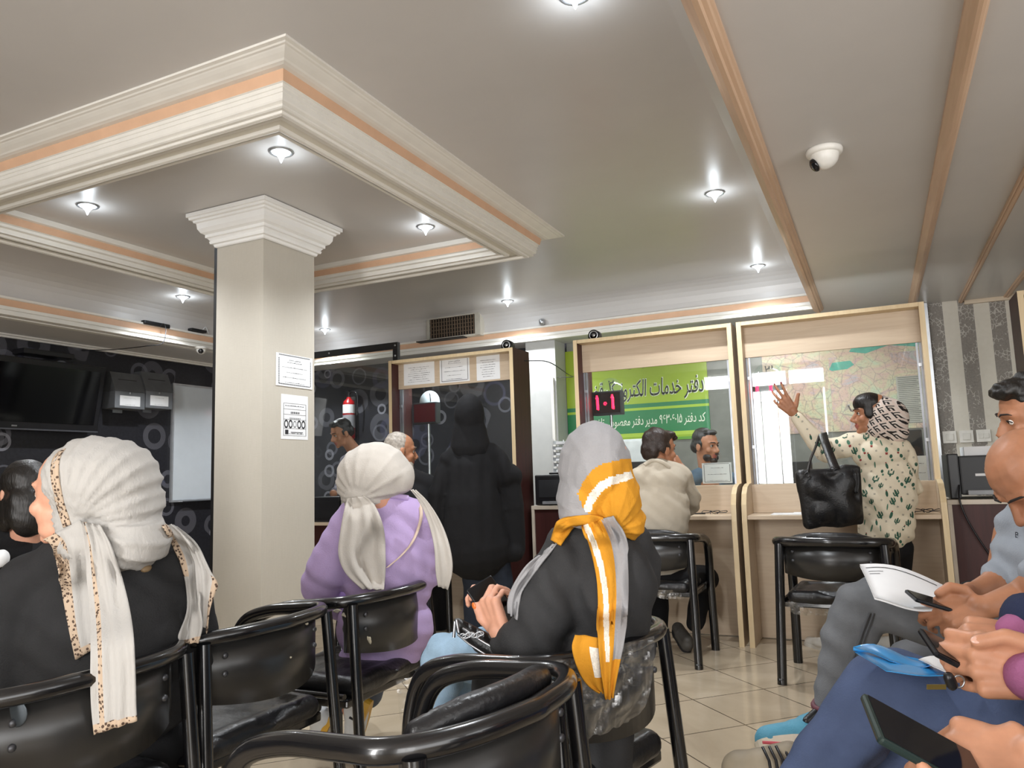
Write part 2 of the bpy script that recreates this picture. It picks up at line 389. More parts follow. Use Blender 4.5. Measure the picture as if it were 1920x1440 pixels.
# ---- materials
def m_floor():
    n = N('floor_tile'); s = 1/.4; v = n.coord(scale=(s, s, s), rot=(0, 0, math.radians(45)))
    sep = n.n('ShaderNodeSeparateXYZ'); n.l(v, sep.inputs[0]); g = None
    offs = (.12, -.02); cells = []
    for i in (0, 1):
        a = n.math('ADD', sep.outputs[i], offs[i]); fr = n.math('FRACT', a); d = n.math('ABSOLUTE', n.math('SUBTRACT', fr, .5)); k = n.math('GREATER_THAN', d, .4925)
        g = k if g is None else n.math('MAXIMUM', g, k); cells.append(n.math('FLOOR', a))
    cb = n.n('ShaderNodeCombineXYZ'); n.l(cells[0], cb.inputs[0]); n.l(cells[1], cb.inputs[1]); wn = n.n('ShaderNodeTexWhiteNoise', noise_dimensions='3D'); n.l(cb.outputs[0], wn.inputs[0])
    w = n.noise(n.coord(), 2.2, 6, .6, .8); col = n.ramp(w, [(.3, lin('#a3947e')), (.5, lin('#b1a28b')), (.72, lin('#bdae98'))])
    col = n.mix(n.math('MULTIPLY', wn.outputs[0], .16), col, lin('#8d7d68')); col = n.mix(g, col, lin('#4e4336'))
    n.set(col=col, rough=n.math('ADD', n.math('MULTIPLY', w, .12), .08), spec=.5); n.bump(n.math('SUBTRACT', 1., g), .25, .002); return n.m
def rings(n, vec, scale, r, w, seed=0., keep=.5):
    """circles printed on a wallpaper: 1 on the ring"""
    o = n.n('ShaderNodeTexVoronoi', voronoi_dimensions='2D', feature='F1'); o.inputs['Scale'].default_value = scale; o.inputs['Randomness'].default_value = .75
    mp = n.n('ShaderNodeMapping'); mp.inputs['Location'].default_value = (seed, seed*1.7, 0); n.l(vec, mp.inputs[0]); n.l(mp.outputs[0], o.inputs['Vector'])
    sp = n.n('ShaderNodeSeparateColor'); n.l(o.outputs['Color'], sp.inputs[0])
    rr = n.math('ADD', r, n.math('MULTIPLY', sp.outputs[1], .1)); d = n.math('ABSOLUTE', n.math('SUBTRACT', o.outputs['Distance'], rr))
    b = n.math('LESS_THAN', d, n.math('ADD', w*.5, n.math('MULTIPLY', sp.outputs[2], w))); a = n.math('GREATER_THAN', sp.outputs[0], 1-keep)
    fine = n.math('ADD', .6, n.math('MULTIPLY', n.math('SINE', n.math('MULTIPLY', o.outputs['Distance'], 260.)), .4))
    return n.math('MULTIPLY', n.math('MULTIPLY', b, a), fine)
def m_rings(name, flip):
    n = N(name); c_ = n.n('ShaderNodeTexCoord'); sp = n.n('ShaderNodeSeparateXYZ'); n.l(c_.outputs['Object'], sp.inputs[0]); cb = n.n('ShaderNodeCombineXYZ')
    n.l(sp.outputs[1 if flip else 0], cb.inputs[0]); n.l(sp.outputs[2], cb.inputs[1]); v = cb.outputs[0]
    g = n.noise(v, 40, 4); col = n.ramp(g, [(.3, lin('#1c1c20')), (.7, lin('#27272d'))])
    for (s, r, w, sd, kp, hx, am) in ((2.5, .2, .09, 1.3, .42, '#7d7c84', .5), (3.1, .19, .05, 7.9, .35, '#8d8d98', .5), (2.2, .16, .07, 4.4, .4, '#53536b', .6), (3.9, .16, .05, 2.7, .2, '#a9a9b3', .75)):
        k = rings(n, v, s, r, w, sd, kp); col = n.mix(n.math('MULTIPLY', k, am), col, lin(hx))
    n.set(col=col, rough=.42, spec=.4); n.bump(g, .1, .002); return n.m
def m_stripes():
    n = N('wallpaper_stripes'); c_ = n.n('ShaderNodeTexCoord'); sp = n.n('ShaderNodeSeparateXYZ'); n.l(c_.outputs['Object'], sp.inputs[0])
    st = n.math('FRACT', n.math('DIVIDE', n.math('ADD', sp.outputs[0], -.475), .222)); k = n.math('LESS_THAN', st, .5)
    v = n.coord(scale=(1, 1, 1)); vo = n.n('ShaderNodeTexVoronoi', feature='DISTANCE_TO_EDGE'); vo.inputs['Scale'].default_value = 34; n.l(n.coord(scale=(1, 1, .8)), vo.inputs['Vector'])
    cr = n.math('MULTIPLY', n.math('LESS_THAN', vo.outputs[0], .05), n.math('GREATER_THAN', n.noise(v, 9, 3), .5))
    dark = n.mix(n.noise(v, 70, 4), lin('#6a645d'), lin('#99928a')); dark = n.mix(n.math('MULTIPLY', cr, .6), dark, lin('#cfc9c0'))
    light = n.mix(n.noise(v, 25, 3), lin('#c9c2b4'), lin('#d6d0c4')); n.set(col=n.mix(k, light, dark), rough=.6); return n.m
def m_weave(name, a, b):
    n = N(name); v = n.coord(); w1 = n.noise(n.coord(scale=(30, 30, 600)), 1, 2); w2 = n.noise(n.coord(scale=(420, 420, 12)), 1, 2)
    k = n.math('MULTIPLY', n.math('ADD', w1, w2), .5); col = n.mix(k, lin(a), lin(b)); big = n.noise(v, 3, 4); n.set(col=n.mix(n.math('MULTIPLY', big, .18), col, lin('#8f897d')), rough=.5, spec=.35); n.bump(k, .35, .002); return n.m
def m_wood(name, a, b, ax=0, rough=.42, sc=1.):
    n = N(name); st = [14, 14, 14]; st[ax] = .9; v = n.coord(scale=tuple(q*sc for q in st)); w = n.noise(v, 3.2, 5, .62, .6)
    n.set(col=n.ramp(w, [(.28, lin(a)), (.75, lin(b))]), rough=rough, spec=.4); return n.m
CEIL = mat('ceiling_paint', '#cbc8c6', .34, var=.03, vscale=2, spec=.45)
WHITE = mat('plaster_white', '#e6e3dc', .45, var=.03); PEACH = mat('plaster_peach', '#d9b192', .5, var=.05); CREAM = mat('plaster_cream', '#d9d4c7', .45, var=.03)
TRIMW = m_wood('cornice_tan', '#c4a387', '#d3b498', 1, .4); GREYW = mat('grey_wall_paint', '#b9b9b6', .6, var=.04)
RING_L = m_rings('ring_wallpaper_left', True); RING_B = m_rings('ring_wallpaper_back', False)
def st(o, kind='structure'): o['kind'] = kind; return o
# ---- floor, walls
m = MB().box((XW-.1, YF-.1, -.1), (XR+.1, YW+.1, 0)); st(m.build('floor', m_floor()))
m = MB().box((XW-.12, YF, 0), (XW, YW+.12, ZS)); st(m.build('wall_left', RING_L))
m = MB().box((XW-.12, YF, ZS), (XW, YW+.12, 3.0)).box((XW, YW, ZS), (XR, YW+.12, 3.0)); st(m.build('wall_upper', CEIL))
m = MB().box((XW, YW, 0), (-2.79, YW+.12, ZS), 0).box((-2.79, YW, 0), (.475, YW+.12, ZS), 1).box((.475, YW, 0), (XR, YW+.12, ZS), 2)
st(m.build('wall_back', [RING_B, mat('staff_wall_paint', '#77776f', .6), m_stripes()]))
m = MB().box((XR, 2.2, 0), (XR+.12, YW+.12, 3.0)).box((XR, YF, 0), (XR+.12, 2.2, .7)).box((XR, YF, 2.35), (XR+.12, 2.2, 3.0)); st(m.build('wall_right', mat('right_wall_paint', '#cfc8bb', .6)))  # opening between sill and header is added to let daylight in
m = MB().box((-3.13, 6.93, 0), (-2.81, YW-.001, ZS-.001)); st(m.build('pillar_back', GREYW))
tag(MB().box((-2.86, 6.90, .0), (-2.83, 6.929, 2.02), bev=.004).build('cable_conduit', WHITE), 'white plastic cable conduit running up the grey wall pillar beside the green banner', 'conduit')
# ---- ceiling: soffit ring, recess, coves
m = MB()
m.box((XW, YF, ZS), (RX0-.0, YW, ZS+.06)).box((RX1, YF, ZS), (XR, YW, ZS+.06)).box((RX0, RY1, ZS), (RX1, YW, ZS+.06))
m.box((RX0-.3, YF, ZC), (RX1+.3, RY1+.3, ZC+.06))
cove = [(0, 0), (0, .2), (.008, .25), (.03, .29), (.07, .32), (.13, .34), (.2, ZC-ZS)]
m.sweep(cove, [(RX0, RY0, ZS), (RX0, RY1, ZS), (RX1, RY1, ZS), (RX1, RY0, ZS)], 0, False, True)
st(m.build('ceiling', CEIL))
# cornice round the recess (white steps with a peach band)
cor = [(.0, -.004), (-.05, -.004), (-.05, .012), (-.028, .016), (-.028, .034), (-.044, .038), (-.044, .062), (-.02, .068), (-.02, .12), (-.034, .124), (-.034, .14), (0, .145)]
kk = [0, 0, 0, 0, 0, 0, 0, 1, 0, 0, 0]
path = [(RX0, RY0, ZS), (RX0, RY1, ZS), (RX1, RY1, ZS)]
m = MB(); m.sweep([(-o, h) for o, h in cor], path, kk); st(m.build('trim_1', [WHITE, PEACH]))
# tan strips under the soffit
def strip_trim(name, x0, x1, y0, y1, h=.045):
    w = x1-x0; pr = [(0, 0), (0, -.018), (w*.12, -.026), (w*.2, -h*.7), (w*.42, -h), (w*.62, -h), (w*.68, -h*.72), (w*.84, -h*.62), (w*.9, -.02), (w, -.014), (w, 0)]
    m = MB(); n = len(pr); vs = [(x0+a, y0, ZS+b) for a, b in pr]+[(x0+a, y1, ZS+b) for a, b in pr]
    m.add(vs, [(i, i+1, n+i+1, n+i) for i in range(n-1)], 0); return st(m.build(name, TRIMW))
strip_trim('trim_2', RX1-.045, RX1+.035, RY0, RY1-.02); strip_trim('trim_3', .33, .395, YF, YW-.001); strip_trim('trim_4', .705, .745, YF, YW-.001, .03); strip_trim('trim_5', 1.02, 1.07, YF, YW-.001, .03)
m = MB().box((.745, YW-.03, ZS-.045), (XR, YW-.0005, ZS-.0005)); st(m.build('trim_6', m_wood('rail_tan', '#c9b69d', '#d8c8b2', 0)))
m = MB().box((RX0-.05, RY0, ZS-.008), (RX0-.11, RY1, ZS)).box((XW+.001, RY0, ZS-.03), (XW+.03, YW-.1, ZS)).box((XW+.03, RY0, ZS-.014), (XW+.06, YW-.1, ZS)); st(m.build('trim_7', WHITE))
m = MB().box((.745, YF, ZS-.012), (1.02, YW-.001, ZS-.0005)); st(m.build('ceiling_panel_right', CEIL))
# ---- tray round the column
TX0, TX1, TY0, TY1 = -4.70, -2.055, 2.245, 4.715
IX0, IX1, IY0, IY1 = -4.535, -2.22, 2.405, 4.555
ring = lambda a, b, c_, d: [(a, b, 0), (c_, b, 0), (c_, d, 0), (a, d, 0)]
def lift(p, z): return [(x, y, z) for x, y, _ in p]
H = ZC-ZT
out = [(-.075, .0), (-.0, .0), (.008, .004), (.008, .012), (.004, .016), (.018, .022), (.022, .028), (.024, .05), (.028, .052), (.028, .068), (.033, .070), (.034, .084), (.040, .0845), (.042, .086), (.052, .130), (.075, .1305), (.082, .132), (.092, .1335), (.1, .138), (.125, .146), (.14, .152), (.146, .155), (.156, .156), (.162, .16), (.178, .162), (.18, H)]
ko = [0]*13+[1]+[0]*11
m = MB(); m.sweep(out, lift(ring(TX0, TY0, TX1, TY1), ZT), ko, True)
inn = [(0, 0), (.02, .0), (.02, .012), (.012, .014), (.018, .03), (.04, .034), (.04, .05), (.055, .054), (.055, .1), (.075, .104), (.08, ZI-ZT)]
ki = [0, 0, 0, 0, 0, 0, 0, 1, 0, 0]
m.sweep([(-o, h) for o, h in inn], lift(ring(IX0, IY0, IX1, IY1), ZT), ki, True)
# flat underside between, with two fine beads
for (a, b, c_, d), (e_, f_, g_, h_) in (((TX0, TY0, TX1, TY1), (IX0, IY0, IX1, IY1)),):
    for q in ((a, b, c_, f_), (a, h_, c_, d), (a, f_, e_, h_), (g_, f_, c_, h_)): m.add([(q[0], q[1], ZT+.004), (q[2], q[1], ZT+.004), (q[2], q[3], ZT+.004), (q[0], q[3], ZT+.004)], [(0, 1, 2, 3)], 2)
for (a, b, c_, d, sgn) in ((TX0, TY0, TX1, TY1, -1), (IX0, IY0, IX1, IY1, 1)):
    o = .03*sgn
    m.sweep([(o-.016, .004), (o-.012, -.01), (o-.004, -.012), (o, -.006), (o+.004, -.012), (o+.012, -.01), (o+.016, .004)], lift(ring(a, b, c_, d), ZT), 0, True)
st(m.build('ceiling_tray', [WHITE, PEACH, CREAM]))
m = MB().box((IX0-.1, IY0-.1, ZI), (IX1+.1, IY1+.1, ZI+.02)); st(m.build('ceiling_tray_panel', CEIL))
# ---- column with crown capital, dark strip at its far edge
CX1, CY0 = -3.165, 3.305; CX0, CY1 = Yp(407.5, 460, CY0)[0], Xp(589, 467, CX1)[1]
m = MB().box((CX0, CY0, 0), (CX1, CY1, ZI)); 
col = m.build('column', m_weave('linen_wallpaper', '#b3ac9f', '#c9c3b7')); st(col)
m = MB().box((CX0-.028, CY0+.004, 0), (CX0-.0005, CY0+.05, ZI-.2)); st(m.build('trim_8', mat('dark_edge_strip', '#1c1b1b', .4)))
cap = [(.004, -.205), (.012, -.2), (.016, -.186), (.03, -.183), (.034, -.168), (.028, -.165), (.04, -.15), (.05, -.146), (.05, -.128), (.068, -.118), (.082, -.095), (.086, -.062), (.098, -.058), (.1, -.046), (.116, -.043), (.118, -.03), (.128, -.028), (.128, -.004), (.004, -.004)]
m = MB(); m.sweep(cap, lift(ring(CX0, CY0, CX1, CY1), ZI), 0, True); st(m.build('column_capital', mat('capital_white', '#f0efec', .4, var=.02)))
# ---- storefront behind the camera: glazing bars, door, papered panes; daylight comes in through it
FR = mat('storefront_aluminium', '#8d8d88', .35, .6)
m = MB(); fy = (YF-.05, YF)
def vbar(x, z0, z1, w=.05): m.box((x-w/2, fy[0], z0), (x+w/2, fy[1], z1))
def hbar(x0, x1, z, w=.05): m.box((x0, fy[0], z-w/2), (x1, fy[1], z+w/2))
m.box((XW, YF-.06, 0), (-2.6, YF, 3.0)).box((-2.6, YF-.06, 2.66), (XR, YF, 3.0)).box((-.62, YF-.06, 0), (.75, YF, 2.66))
st(m.build('wall_front', mat('front_wall_paint', '#b9b3a8', .7)))
m = MB()
for x in (-2.62, -1.86, -1.24, -.66, .78, 1.7, 2.57): vbar(x, 0, 2.66, .05)
for z in (2.38, .04): hbar(-2.6, -.62, z, .07)
hbar(.75, XR, .04, .07); hbar(.75, XR, 1.0, .05)  # bars of the added right-hand window, put in for more daylight
st(m.build('window_1', FR))
m = MB()
for (a, b, z0, z1) in ((-1.2, -.72, .05, 2.34), (-2.56, -1.9, .05, 2.34)  ): m.box((a, YF-.03, z0), (b, YF-.02, z1))
st(m.build('window_2', mat('papered_pane', '#7d8078', .6)))
m = MB()
for x in (-1.68, -1.42): vbar(x, .05, 2.34, .012)
st(m.build('door_1', FR))
# ================================================================== FURNITURE AND FITTINGS
WOOD = m_wood('maple_laminate', '#bfaa92', '#cdbba3', 0); EDGE = m_wood('maple_edge', '#d2ba92', '#dfcba6', 2); MAHO = m_wood('mahogany_laminate', '#3a1a18', '#4b2421', 2, .5)
BLACK = mat('black_plastic', '#17171a', .38); DARK = mat('dark_plastic', '#232427', .5); STEEL = mat('brushed_steel', '#b9bcc0', .3, .9); PAPER = mat('paper_white', '#e4e5e6', .75, var=.03); INK = mat('ink', '#26262a', .8)
def m_glass(name, tint='#fbfdfc', boost=1.1, dirt=.02):
    n = N(name); n.t.nodes.remove(n.b); tr = n.n('ShaderNodeBsdfTransparent'); tr.inputs[0].default_value = lin(tint); gl = n.n('ShaderNodeBsdfGlossy'); gl.inputs['Roughness'].default_value = .015
    lw = n.n('ShaderNodeLayerWeight'); lw.inputs[0].default_value = .5; fr = n.math('ADD', .04, n.math('MULTIPLY', n.math('POWER', lw.outputs['Facing'], 5.), .9)); df = n.n('ShaderNodeBsdfDiffuse'); df.inputs[0].default_value = lin('#c8ccd0')
    a = n.n('ShaderNodeMixShader'); n.l(n.math('MULTIPLY', n.noise(n.coord(), 4, 5), dirt), a.inputs[0]); n.l(tr.outputs[0], a.inputs[1]); n.l(df.outputs[0], a.inputs[2])
    b = n.n('ShaderNodeMixShader'); n.l(n.math('MULTIPLY', fr, boost), b.inputs[0]); n.l(a.outputs[0], b.inputs[1]); n.l(gl.outputs[0], b.inputs[2]); n.l(b.outputs[0], n.out.inputs[0])
    MT[name] = n.m; return n.m
GLASS = m_glass('window_glass')
CY, CB, CTOP = 5.15, 5.45, 2.04
SIDE = [(CB, 0), (4.86, 0), (4.872, .75), (4.885, .85), (4.92, .915), (4.98, .955), (5.06, .972), (CY, .976), (CY, CTOP), (CB, CTOP)]
def side_panel(x, cap, t, inner=None):
    m = MB(); n = len(SIDE); vs = [(x, a, b) for a, b in SIDE]+[(x+.03, a, b) for a, b in SIDE]
    m.add(vs, [(i, (i+1) % n, n+(i+1) % n, n+i) for i in range(n)], 0); m.add(vs, [list(range(n))[::-1]], 1); m.add(vs, [list(range(n, 2*n))], 2)
    return m.build('side_panel', [EDGE, cap, inner or cap], t)
def counter(x0, x1, label, lcap, rcap, front=WOOD, gbot=.965, lin_=None):
    t = thing('service_counter', label, 'counter', ((x0+x1)/2, CY, 0), group='glazed service counters')
    side_panel(x0, lcap, t, lin_ or lcap); side_panel(x1-.03, rcap, t)
    a, b = x0+.0305, x1-.0305
    MB().box((a, CY+.002, CTOP-.025), (b, CB, CTOP)).build('top_board', EDGE, t)
    MB().box((a, CY+.1, 1.81), (b, CY+.118, CTOP-.0255)).build('fascia', WOOD, t)
    MB().box((a, CY+.125, gbot), (b, CY+.131, 1.83)).build('glass_pane', GLASS, t)
    for xx in (a, b-.03):
        m = MB(); m.box((xx, CY+.112, gbot), (xx+.012, CY+.124, 1.809)).box((xx+.018, CY+.112, gbot), (xx+.03, CY+.124, 1.809)).box((xx+.006, CY+.1, 1.66), (xx+.024, CY+.112, 1.68), 1).box((xx+.006, CY+.1, 1.2), (xx+.024, CY+.112, 1.22), 1)
        m.build('glazing_channel', [mat('channel_metal', '#9a9da3', .35, .7), STEEL], t)
    MB().box((a, CY+.002, .785), (b, CY+.02, gbot-.001)).box((a, CY+.021, gbot-.02), (b, CY+.2, gbot-.001)).build('ledge', front, t)
    MB().box((a, 4.885, .758), (b, CY+.2, .783), bev=.003).build('shelf', WOOD if front is WOOD else front, t)
    MB().box((a, CY+.002, .005), (b, CY+.02, .757)).build('front_panel', front, t)
    MB().box((a, CY+.21, .72), (b, CY+.78, .745)).build('desk_top', WOOD, t)
    return t
CT2 = counter(-1.945, -.815, 'maple service counter with the green banner behind its glass', MAHO, WOOD, lin_=MAHO)
CT3 = counter(-.783, .325, 'maple service counter with the maps behind its glass, woman in cactus print leaning on it', WOOD, WOOD)
CT1 = counter(-3.57, -2.435, 'mahogany sided service counter with three notices on its header, where a woman in black stands', MAHO, MAHO)
CT4 = counter(.80, 1.95, 'service counter beyond the striped wall, its dark side panel at the right picture edge', MAHO, WOOD)
# ---- notices: sheets with a border and lines of small print
def sheet(name, label, o, ux, uy, w, h, title=None, rows=6, border=False, parent=None, thick=.001, m=None, group=None, cat='notice', rowsc=1.):
    o, ux, uy = V3(o), V3(ux), V3(uy); n = np.cross(ux, uy); B = MB(); q = lambda a, b, d=0: o+ux*a+uy*b+n*d
    B.prism([q(-w/2, -h/2), q(w/2, -h/2), q(w/2, h/2), q(-w/2, h/2)], n*thick, 0)
    def rect(a0, b0, a1, b1): B.add([q(a0, b0, thick+.0006), q(a1, b0, thick+.0006), q(a1, b1, thick+.0006), q(a0, b1, thick+.0006)], [(0, 1, 2, 3)], 1)
    if border:
        s = w*.022
        for k in range(int(w*.86/s/1.5)): x = -w*.43+k*s*1.5; rect(x, h*.44, x+s, h*.44+s); rect(x, -h*.45, x+s, -h*.45+s)
        for k in range(int(h*.86/s/1.5)): y = -h*.43+k*s*1.5; rect(-w*.44, y, -w*.44+s, y+s); rect(w*.43, y, w*.43+s, y+s)
    rs = random.Random(len(label)+int(w*999)); L = w*.36
    for k in range(rows):
        y = h*(.24-.62*k/max(1, rows-1)); x = L*(.5+.5*rs.random())*rowsc; e_ = x
        while x > -e_:
            g = w*rs.uniform(.02, .06); rect(max(-L, x-g), y, x, y+h*rs.choice((.008, .012, .018))); x -= g+w*.012
    ob = B.build(name, [m or PAPER, INK], parent)
    if parent is None: tag(ob, label, cat, group)
    if title: letters('lettering', persian(title), q(0, h*.31, thick+.001), ux, uy, h*.085, INK, ob, .0004)
    return ob
yy = CY+.099
def on_fascia(x0, y0, x1, y1, label, title, rows, border):
    a, b = Yp(x0, y0, yy), Yp(x1, y1, yy); sheet('notice_sheet', label, ((a[0]+b[0])/2, yy, (a[2]+b[2])/2), (1, 0, 0), (0, 0, 1), b[0]-a[0], a[2]-b[2], title, rows, border, group='notices on the first counter header')
on_fascia(757, 681, 815, 718, 'plain printed notice at the left end of the first counter header', None, 8, False)
on_fascia(824, 672, 881, 714, 'notice with a dotted border in the middle of the first counter header', 'مراجعین محترم', 5, True)
on_fascia(893, 665, 938, 710, 'plain printed notice at the right end of the first counter header', None, 8, False)
# on the column's right face (normal +X)
def on_col(x0, y0, x1, y1): return Xp(x0, y0, CX1), Xp(x1, y1, CX1)
a, b = on_col(517, 658, 585, 733)
sheet('notice_sheet', 'white notice with a dotted border taped on the column, above the narrow form', (CX1+.002, (a[1]+b[1])/2, (a[2]+b[2])/2), (0, 1, 0), (0, 0, 1), b[1]-a[1], (a[2]-b[2])*.93, 'مراجعین محترم', 5, True, thick=.002)
a, b = on_col(527, 735, 577, 828); o = sheet('notice_sign', 'narrow white form with barcodes and stamps taped on the column below the bordered notice', (CX1+.0005, (a[1]+b[1])/2, (a[2]+b[2])/2), (0, 1, 0), (0, 0, 1), b[1]-a[1], a[2]-b[2]-.02, None, 2, False)
w, h = b[1]-a[1], a[2]-b[2]-.02; yc, zc = (a[1]+b[1])/2, (a[2]+b[2])/2; m = MB(); xx = CX1+.0024
def rc(y0, z0, y1, z1): m.add([(xx, yc+y0*w, zc+z0*h), (xx, yc+y1*w, zc+z0*h), (xx, yc+y1*w, zc+z1*h), (xx, yc+y0*w, zc+z1*h)], [(0, 1, 2, 3)])
for z in (.3, .17, .05, -.06, -.26, -.42): rc(-.42, z, .42, z+.006)
for y in (-.42, .41): rc(y, -.42, y+.012, .3)
for k in range(12): rc(-.16+k*.028, .075, -.16+k*.028+(.018 if k % 3 else .01), .12); rc(-.2+k*.035, -.045, -.2+k*.035+(.02 if k % 2 else .012), -.015)
for k in range(5):
    for j in range(14):
        a0, a1 = j*math.pi/7, (j+1)*math.pi/7; r0, r1 = .045, (.075 if k != 2 else .058); cx = -.32+k*.16; asp = w/h*1.5
        m.add([(xx, yc+w*(cx+r*math.cos(q)), zc+h*(-.16+r*asp*math.sin(q))) for r, q in ((r0, a0), (r1, a0), (r1, a1), (r0, a1))], [(0, 1, 2, 3)])
rc(-.36, -.39, -.24, -.29); rc(-.15, -.35, .3, -.335)
m.build('printed_marks', INK, o)
# ---- queue displays on posts behind each glass
RED = glow('led_red', '#ff1432', 9.); REDW = mat('display_red_front', '#4a1014', .25)
def display(x, z, label, num, digits, lit):
    t = thing('queue_display', label, 'display', (x, 5.46, .747), group='queue number displays')
    MB().box((x-.115, 5.43, z-.09), (x+.115, 5.5, z+.09), bev=.006).build('case', DARK, t)
    MB().box((x-.103, 5.427, z-.075), (x+.103, 5.4295, z+.078)).build('screen', mat('led_window', '#1c090b', .2) if lit else REDW, t)
    MB().tube([(x+.02, 5.46, .747), (x+.02, 5.46, z-.09)], .011, 12).lathe([(.0, 0), (.06, 0), (.06, .012), (.012, .02)], (x+.02, 5.46, .7465)).build('post', STEEL, t)
    m = MB().lathe([(0, 0), (.1, 0), (.1, .004), (0, .004)], (x+.01, 5.5, z+.095), (0, -1, 0), 32); dsc = m.build('number_disc', mat('frosted_disc', '#c9d6dc', .3) if not lit else m_glass('disc_glass', '#f4f8f6', .8, .05), t)
    letters('numeral', num, (x+.02, 5.493, z+.1), (1, 0, 0), (0, 0, 1), .11, INK, dsc, .001)
    if digits:
        m = MB()
        for (cx, kind) in digits:
            if kind == 1:
                for (a0, b0) in ((0, .055), (.003, .044), (-.004, .04), (.006, .033), (.001, .022), (.004, .012), (.004, .002), (.006, -.01), (.006, -.021), (.008, -.032), (.008, -.043)): m.lathe([(0, 0), (.0075, 0), (.0075, .002), (0, .003)], (x+cx+a0, 5.4268, z+b0), (0, -1, 0), 8)
                m.box((x+cx-.006, 5.4255, z-.045), (x+cx+.013, 5.4265, z+.04))
            else:
                for k in range(6): m.lathe([(0, 0), (.005, 0), (0, .002)], (x+cx+.009*math.cos(k), 5.4268, z-.004+.009*math.sin(k)), (0, -1, 0), 8)
        m.build('digits', RED, t)
    return t
display(-3.405, 1.615, 'unlit dark red queue display behind the first counter glass, numeral one above', '۱', None, False)
display(-1.80, 1.59, 'lit queue display showing red digits in front of the green banner', '۲', [(-.075, 1), (-.012, 0), (.045, 1)], True)
display(-.655, 1.60, 'queue display with red digits behind the glass of the map counter', '۳', [(-.06, 1), (.03, 1)], True)
# ---- green banner on the back wall
BX0, BX1, BZ0, BZ1 = -2.805, -1.385, 1.36, 2.31; yb = YW-.012
t = thing('office_banner', 'green and yellow office banner with large black Persian title behind the second counter', 'banner', ((BX0+BX1)/2, YW, BZ0))
n = N('banner_print'); c_ = n.coord(); sp = n.n('ShaderNodeSeparateXYZ'); n.l(c_, sp.inputs[0]); z_ = n.math('ADD', sp.outputs[2], BZ0)
base = n.ramp(n.math('DIVIDE', n.math('SUBTRACT', z_, BZ0), BZ1-BZ0), [(0, lin('#8fae1e')), (.5, lin('#9db626')), (1, lin('#8a9d1c'))])
def band(col, z0, z1, hx):
    k = n.math('MULTIPLY', n.math('GREATER_THAN', z_, z0), n.math('LESS_THAN', z_, z1)); return n.mix(k, col, lin(hx))
base = band(base, 1.44, 1.66, '#1f7a45'); base = band(base, 1.66, 1.685, '#9fbe2e'); base = band(base, 1.685, 1.725, '#23794a'); base = band(base, 1.405, 1.44, '#a9c63c'); base = band(base, 1.36, 1.385, '#5f9a2a')
n.set(col=base, rough=.4); MT['banner_print'] = n.m
MB().box((BX0, yb, BZ0), (BX1, YW-.001, BZ1)).build('hanging_sheet', n.m, t)
BLK = mat('banner_black', '#1a1c18', .5); WHT = mat('banner_white', '#e8ecd8', .5)
ti = persian('دفتر خدمات الکترونیک قضایی'); bw = BX1-BX0
letters('title_outline', ti, (BX1-.06-.62, yb-.0005, 1.80), (1, 0, 0), (0, 0, 1), .225, WHT, t, .001, 'CENTER', 1.30, .03, .18)
letters('title', ti, (BX1-.06-.62, yb-.0015, 1.80), (1, 0, 0), (0, 0, 1), .225, BLK, t, .001, 'CENTER', 1.28, .008, .18)
letters('code_line', persian('کد دفتر ۹۶۳۰۶۰۱۵ مدیر دفتر معصومی تلفن'), (BX1-.05-.55, yb-.001, 1.52), (1, 0, 0), (0, 0, 1), .12, WHT, t, .001, 'CENTER', 1.12, .006, .15)
letters('small_line', persian('قوه قضاییه'), ((BX0+BX1)/2+.03, yb-.001, 2.08), (1, 0, 0), (0, 0, 1), .06, BLK, t, .001, 'CENTER', .2)
# ---- maps
def m_map(name, seed):
    n = N(name); v = n.coord(); o = n.noise(v, 2.3+seed, 6, .6, 1.2); col = n.ramp(o, [(.22, lin('#9fb6a0')), (.36, lin('#b7c39c')), (.46, lin('#c9b890')), (.55, lin('#c9a08d')), (.63, lin('#b7a3a8')), (.72, lin('#8fb09a')), (.85, lin('#6fae98'))])
    w = n.n('ShaderNodeTexVoronoi', feature='DISTANCE_TO_EDGE'); w.inputs['Scale'].default_value = 9+seed; n.l(v, w.inputs['Vector']); k = n.math('LESS_THAN', w.outputs[0], .02); col = n.mix(n.math('MULTIPLY', k, .6), col, lin('#6b5f63'))
    g = n.noise(v, 60, 5, .7); col = n.mix(n.math('MULTIPLY', n.math('GREATER_THAN', g, .56), .28), col, lin('#57504c')); col = n.mix(.2, col, lin('#8b8f86')); n.set(col=col, rough=.35); MT[name] = n.m; return n.m
def wallmap(label, x0, x1, z0, z1, y, seed, green, legend):
    t = thing('wall_map', label, 'map', ((x0+x1)/2, YW, z0), group='maps on the staff wall')
    MB().box((x0, y, z0), (x1, y+.003, z1)).build('map_sheet', m_map('map_print_%d' % seed, seed), t)
    m = MB(); q = [(x0+(x1-x0)*a, y-.001, z0+(z1-z0)*b) for a, b in green]; m.prism(q, (0, -.0005, 0)); m.build('sea_area', mat('map_sea', '#3d9c86', .4, var=.2, vscale=20), t)
    if legend:
        m = MB(); lx0, lx1, lz0, lz1 = legend; m.box((lx0, y-.002, lz0), (lx1, y-.0005, lz1), 0)
        for k in range(int((lz1-lz0)/.016)): m.box((lx0+.012, y-.003, lz1-.012-k*.016), (lx1-.012-.05*((k*7) % 3)/3, y-.0021, lz1-.009-k*.016), 1)
        m.build('legend', [mat('map_legend', '#a8a79c', .5), INK], t)
    return t
wallmap('wide pastel wall map behind the third counter glass, dimmer sheet to the left', -.885, .42, 1.36, 2.28, YW-.006, 1, ((.56, .75), (.66, .72), (.8, .78), (.97, .74), (.98, .86), (.8, .88), (.62, .86)), None)
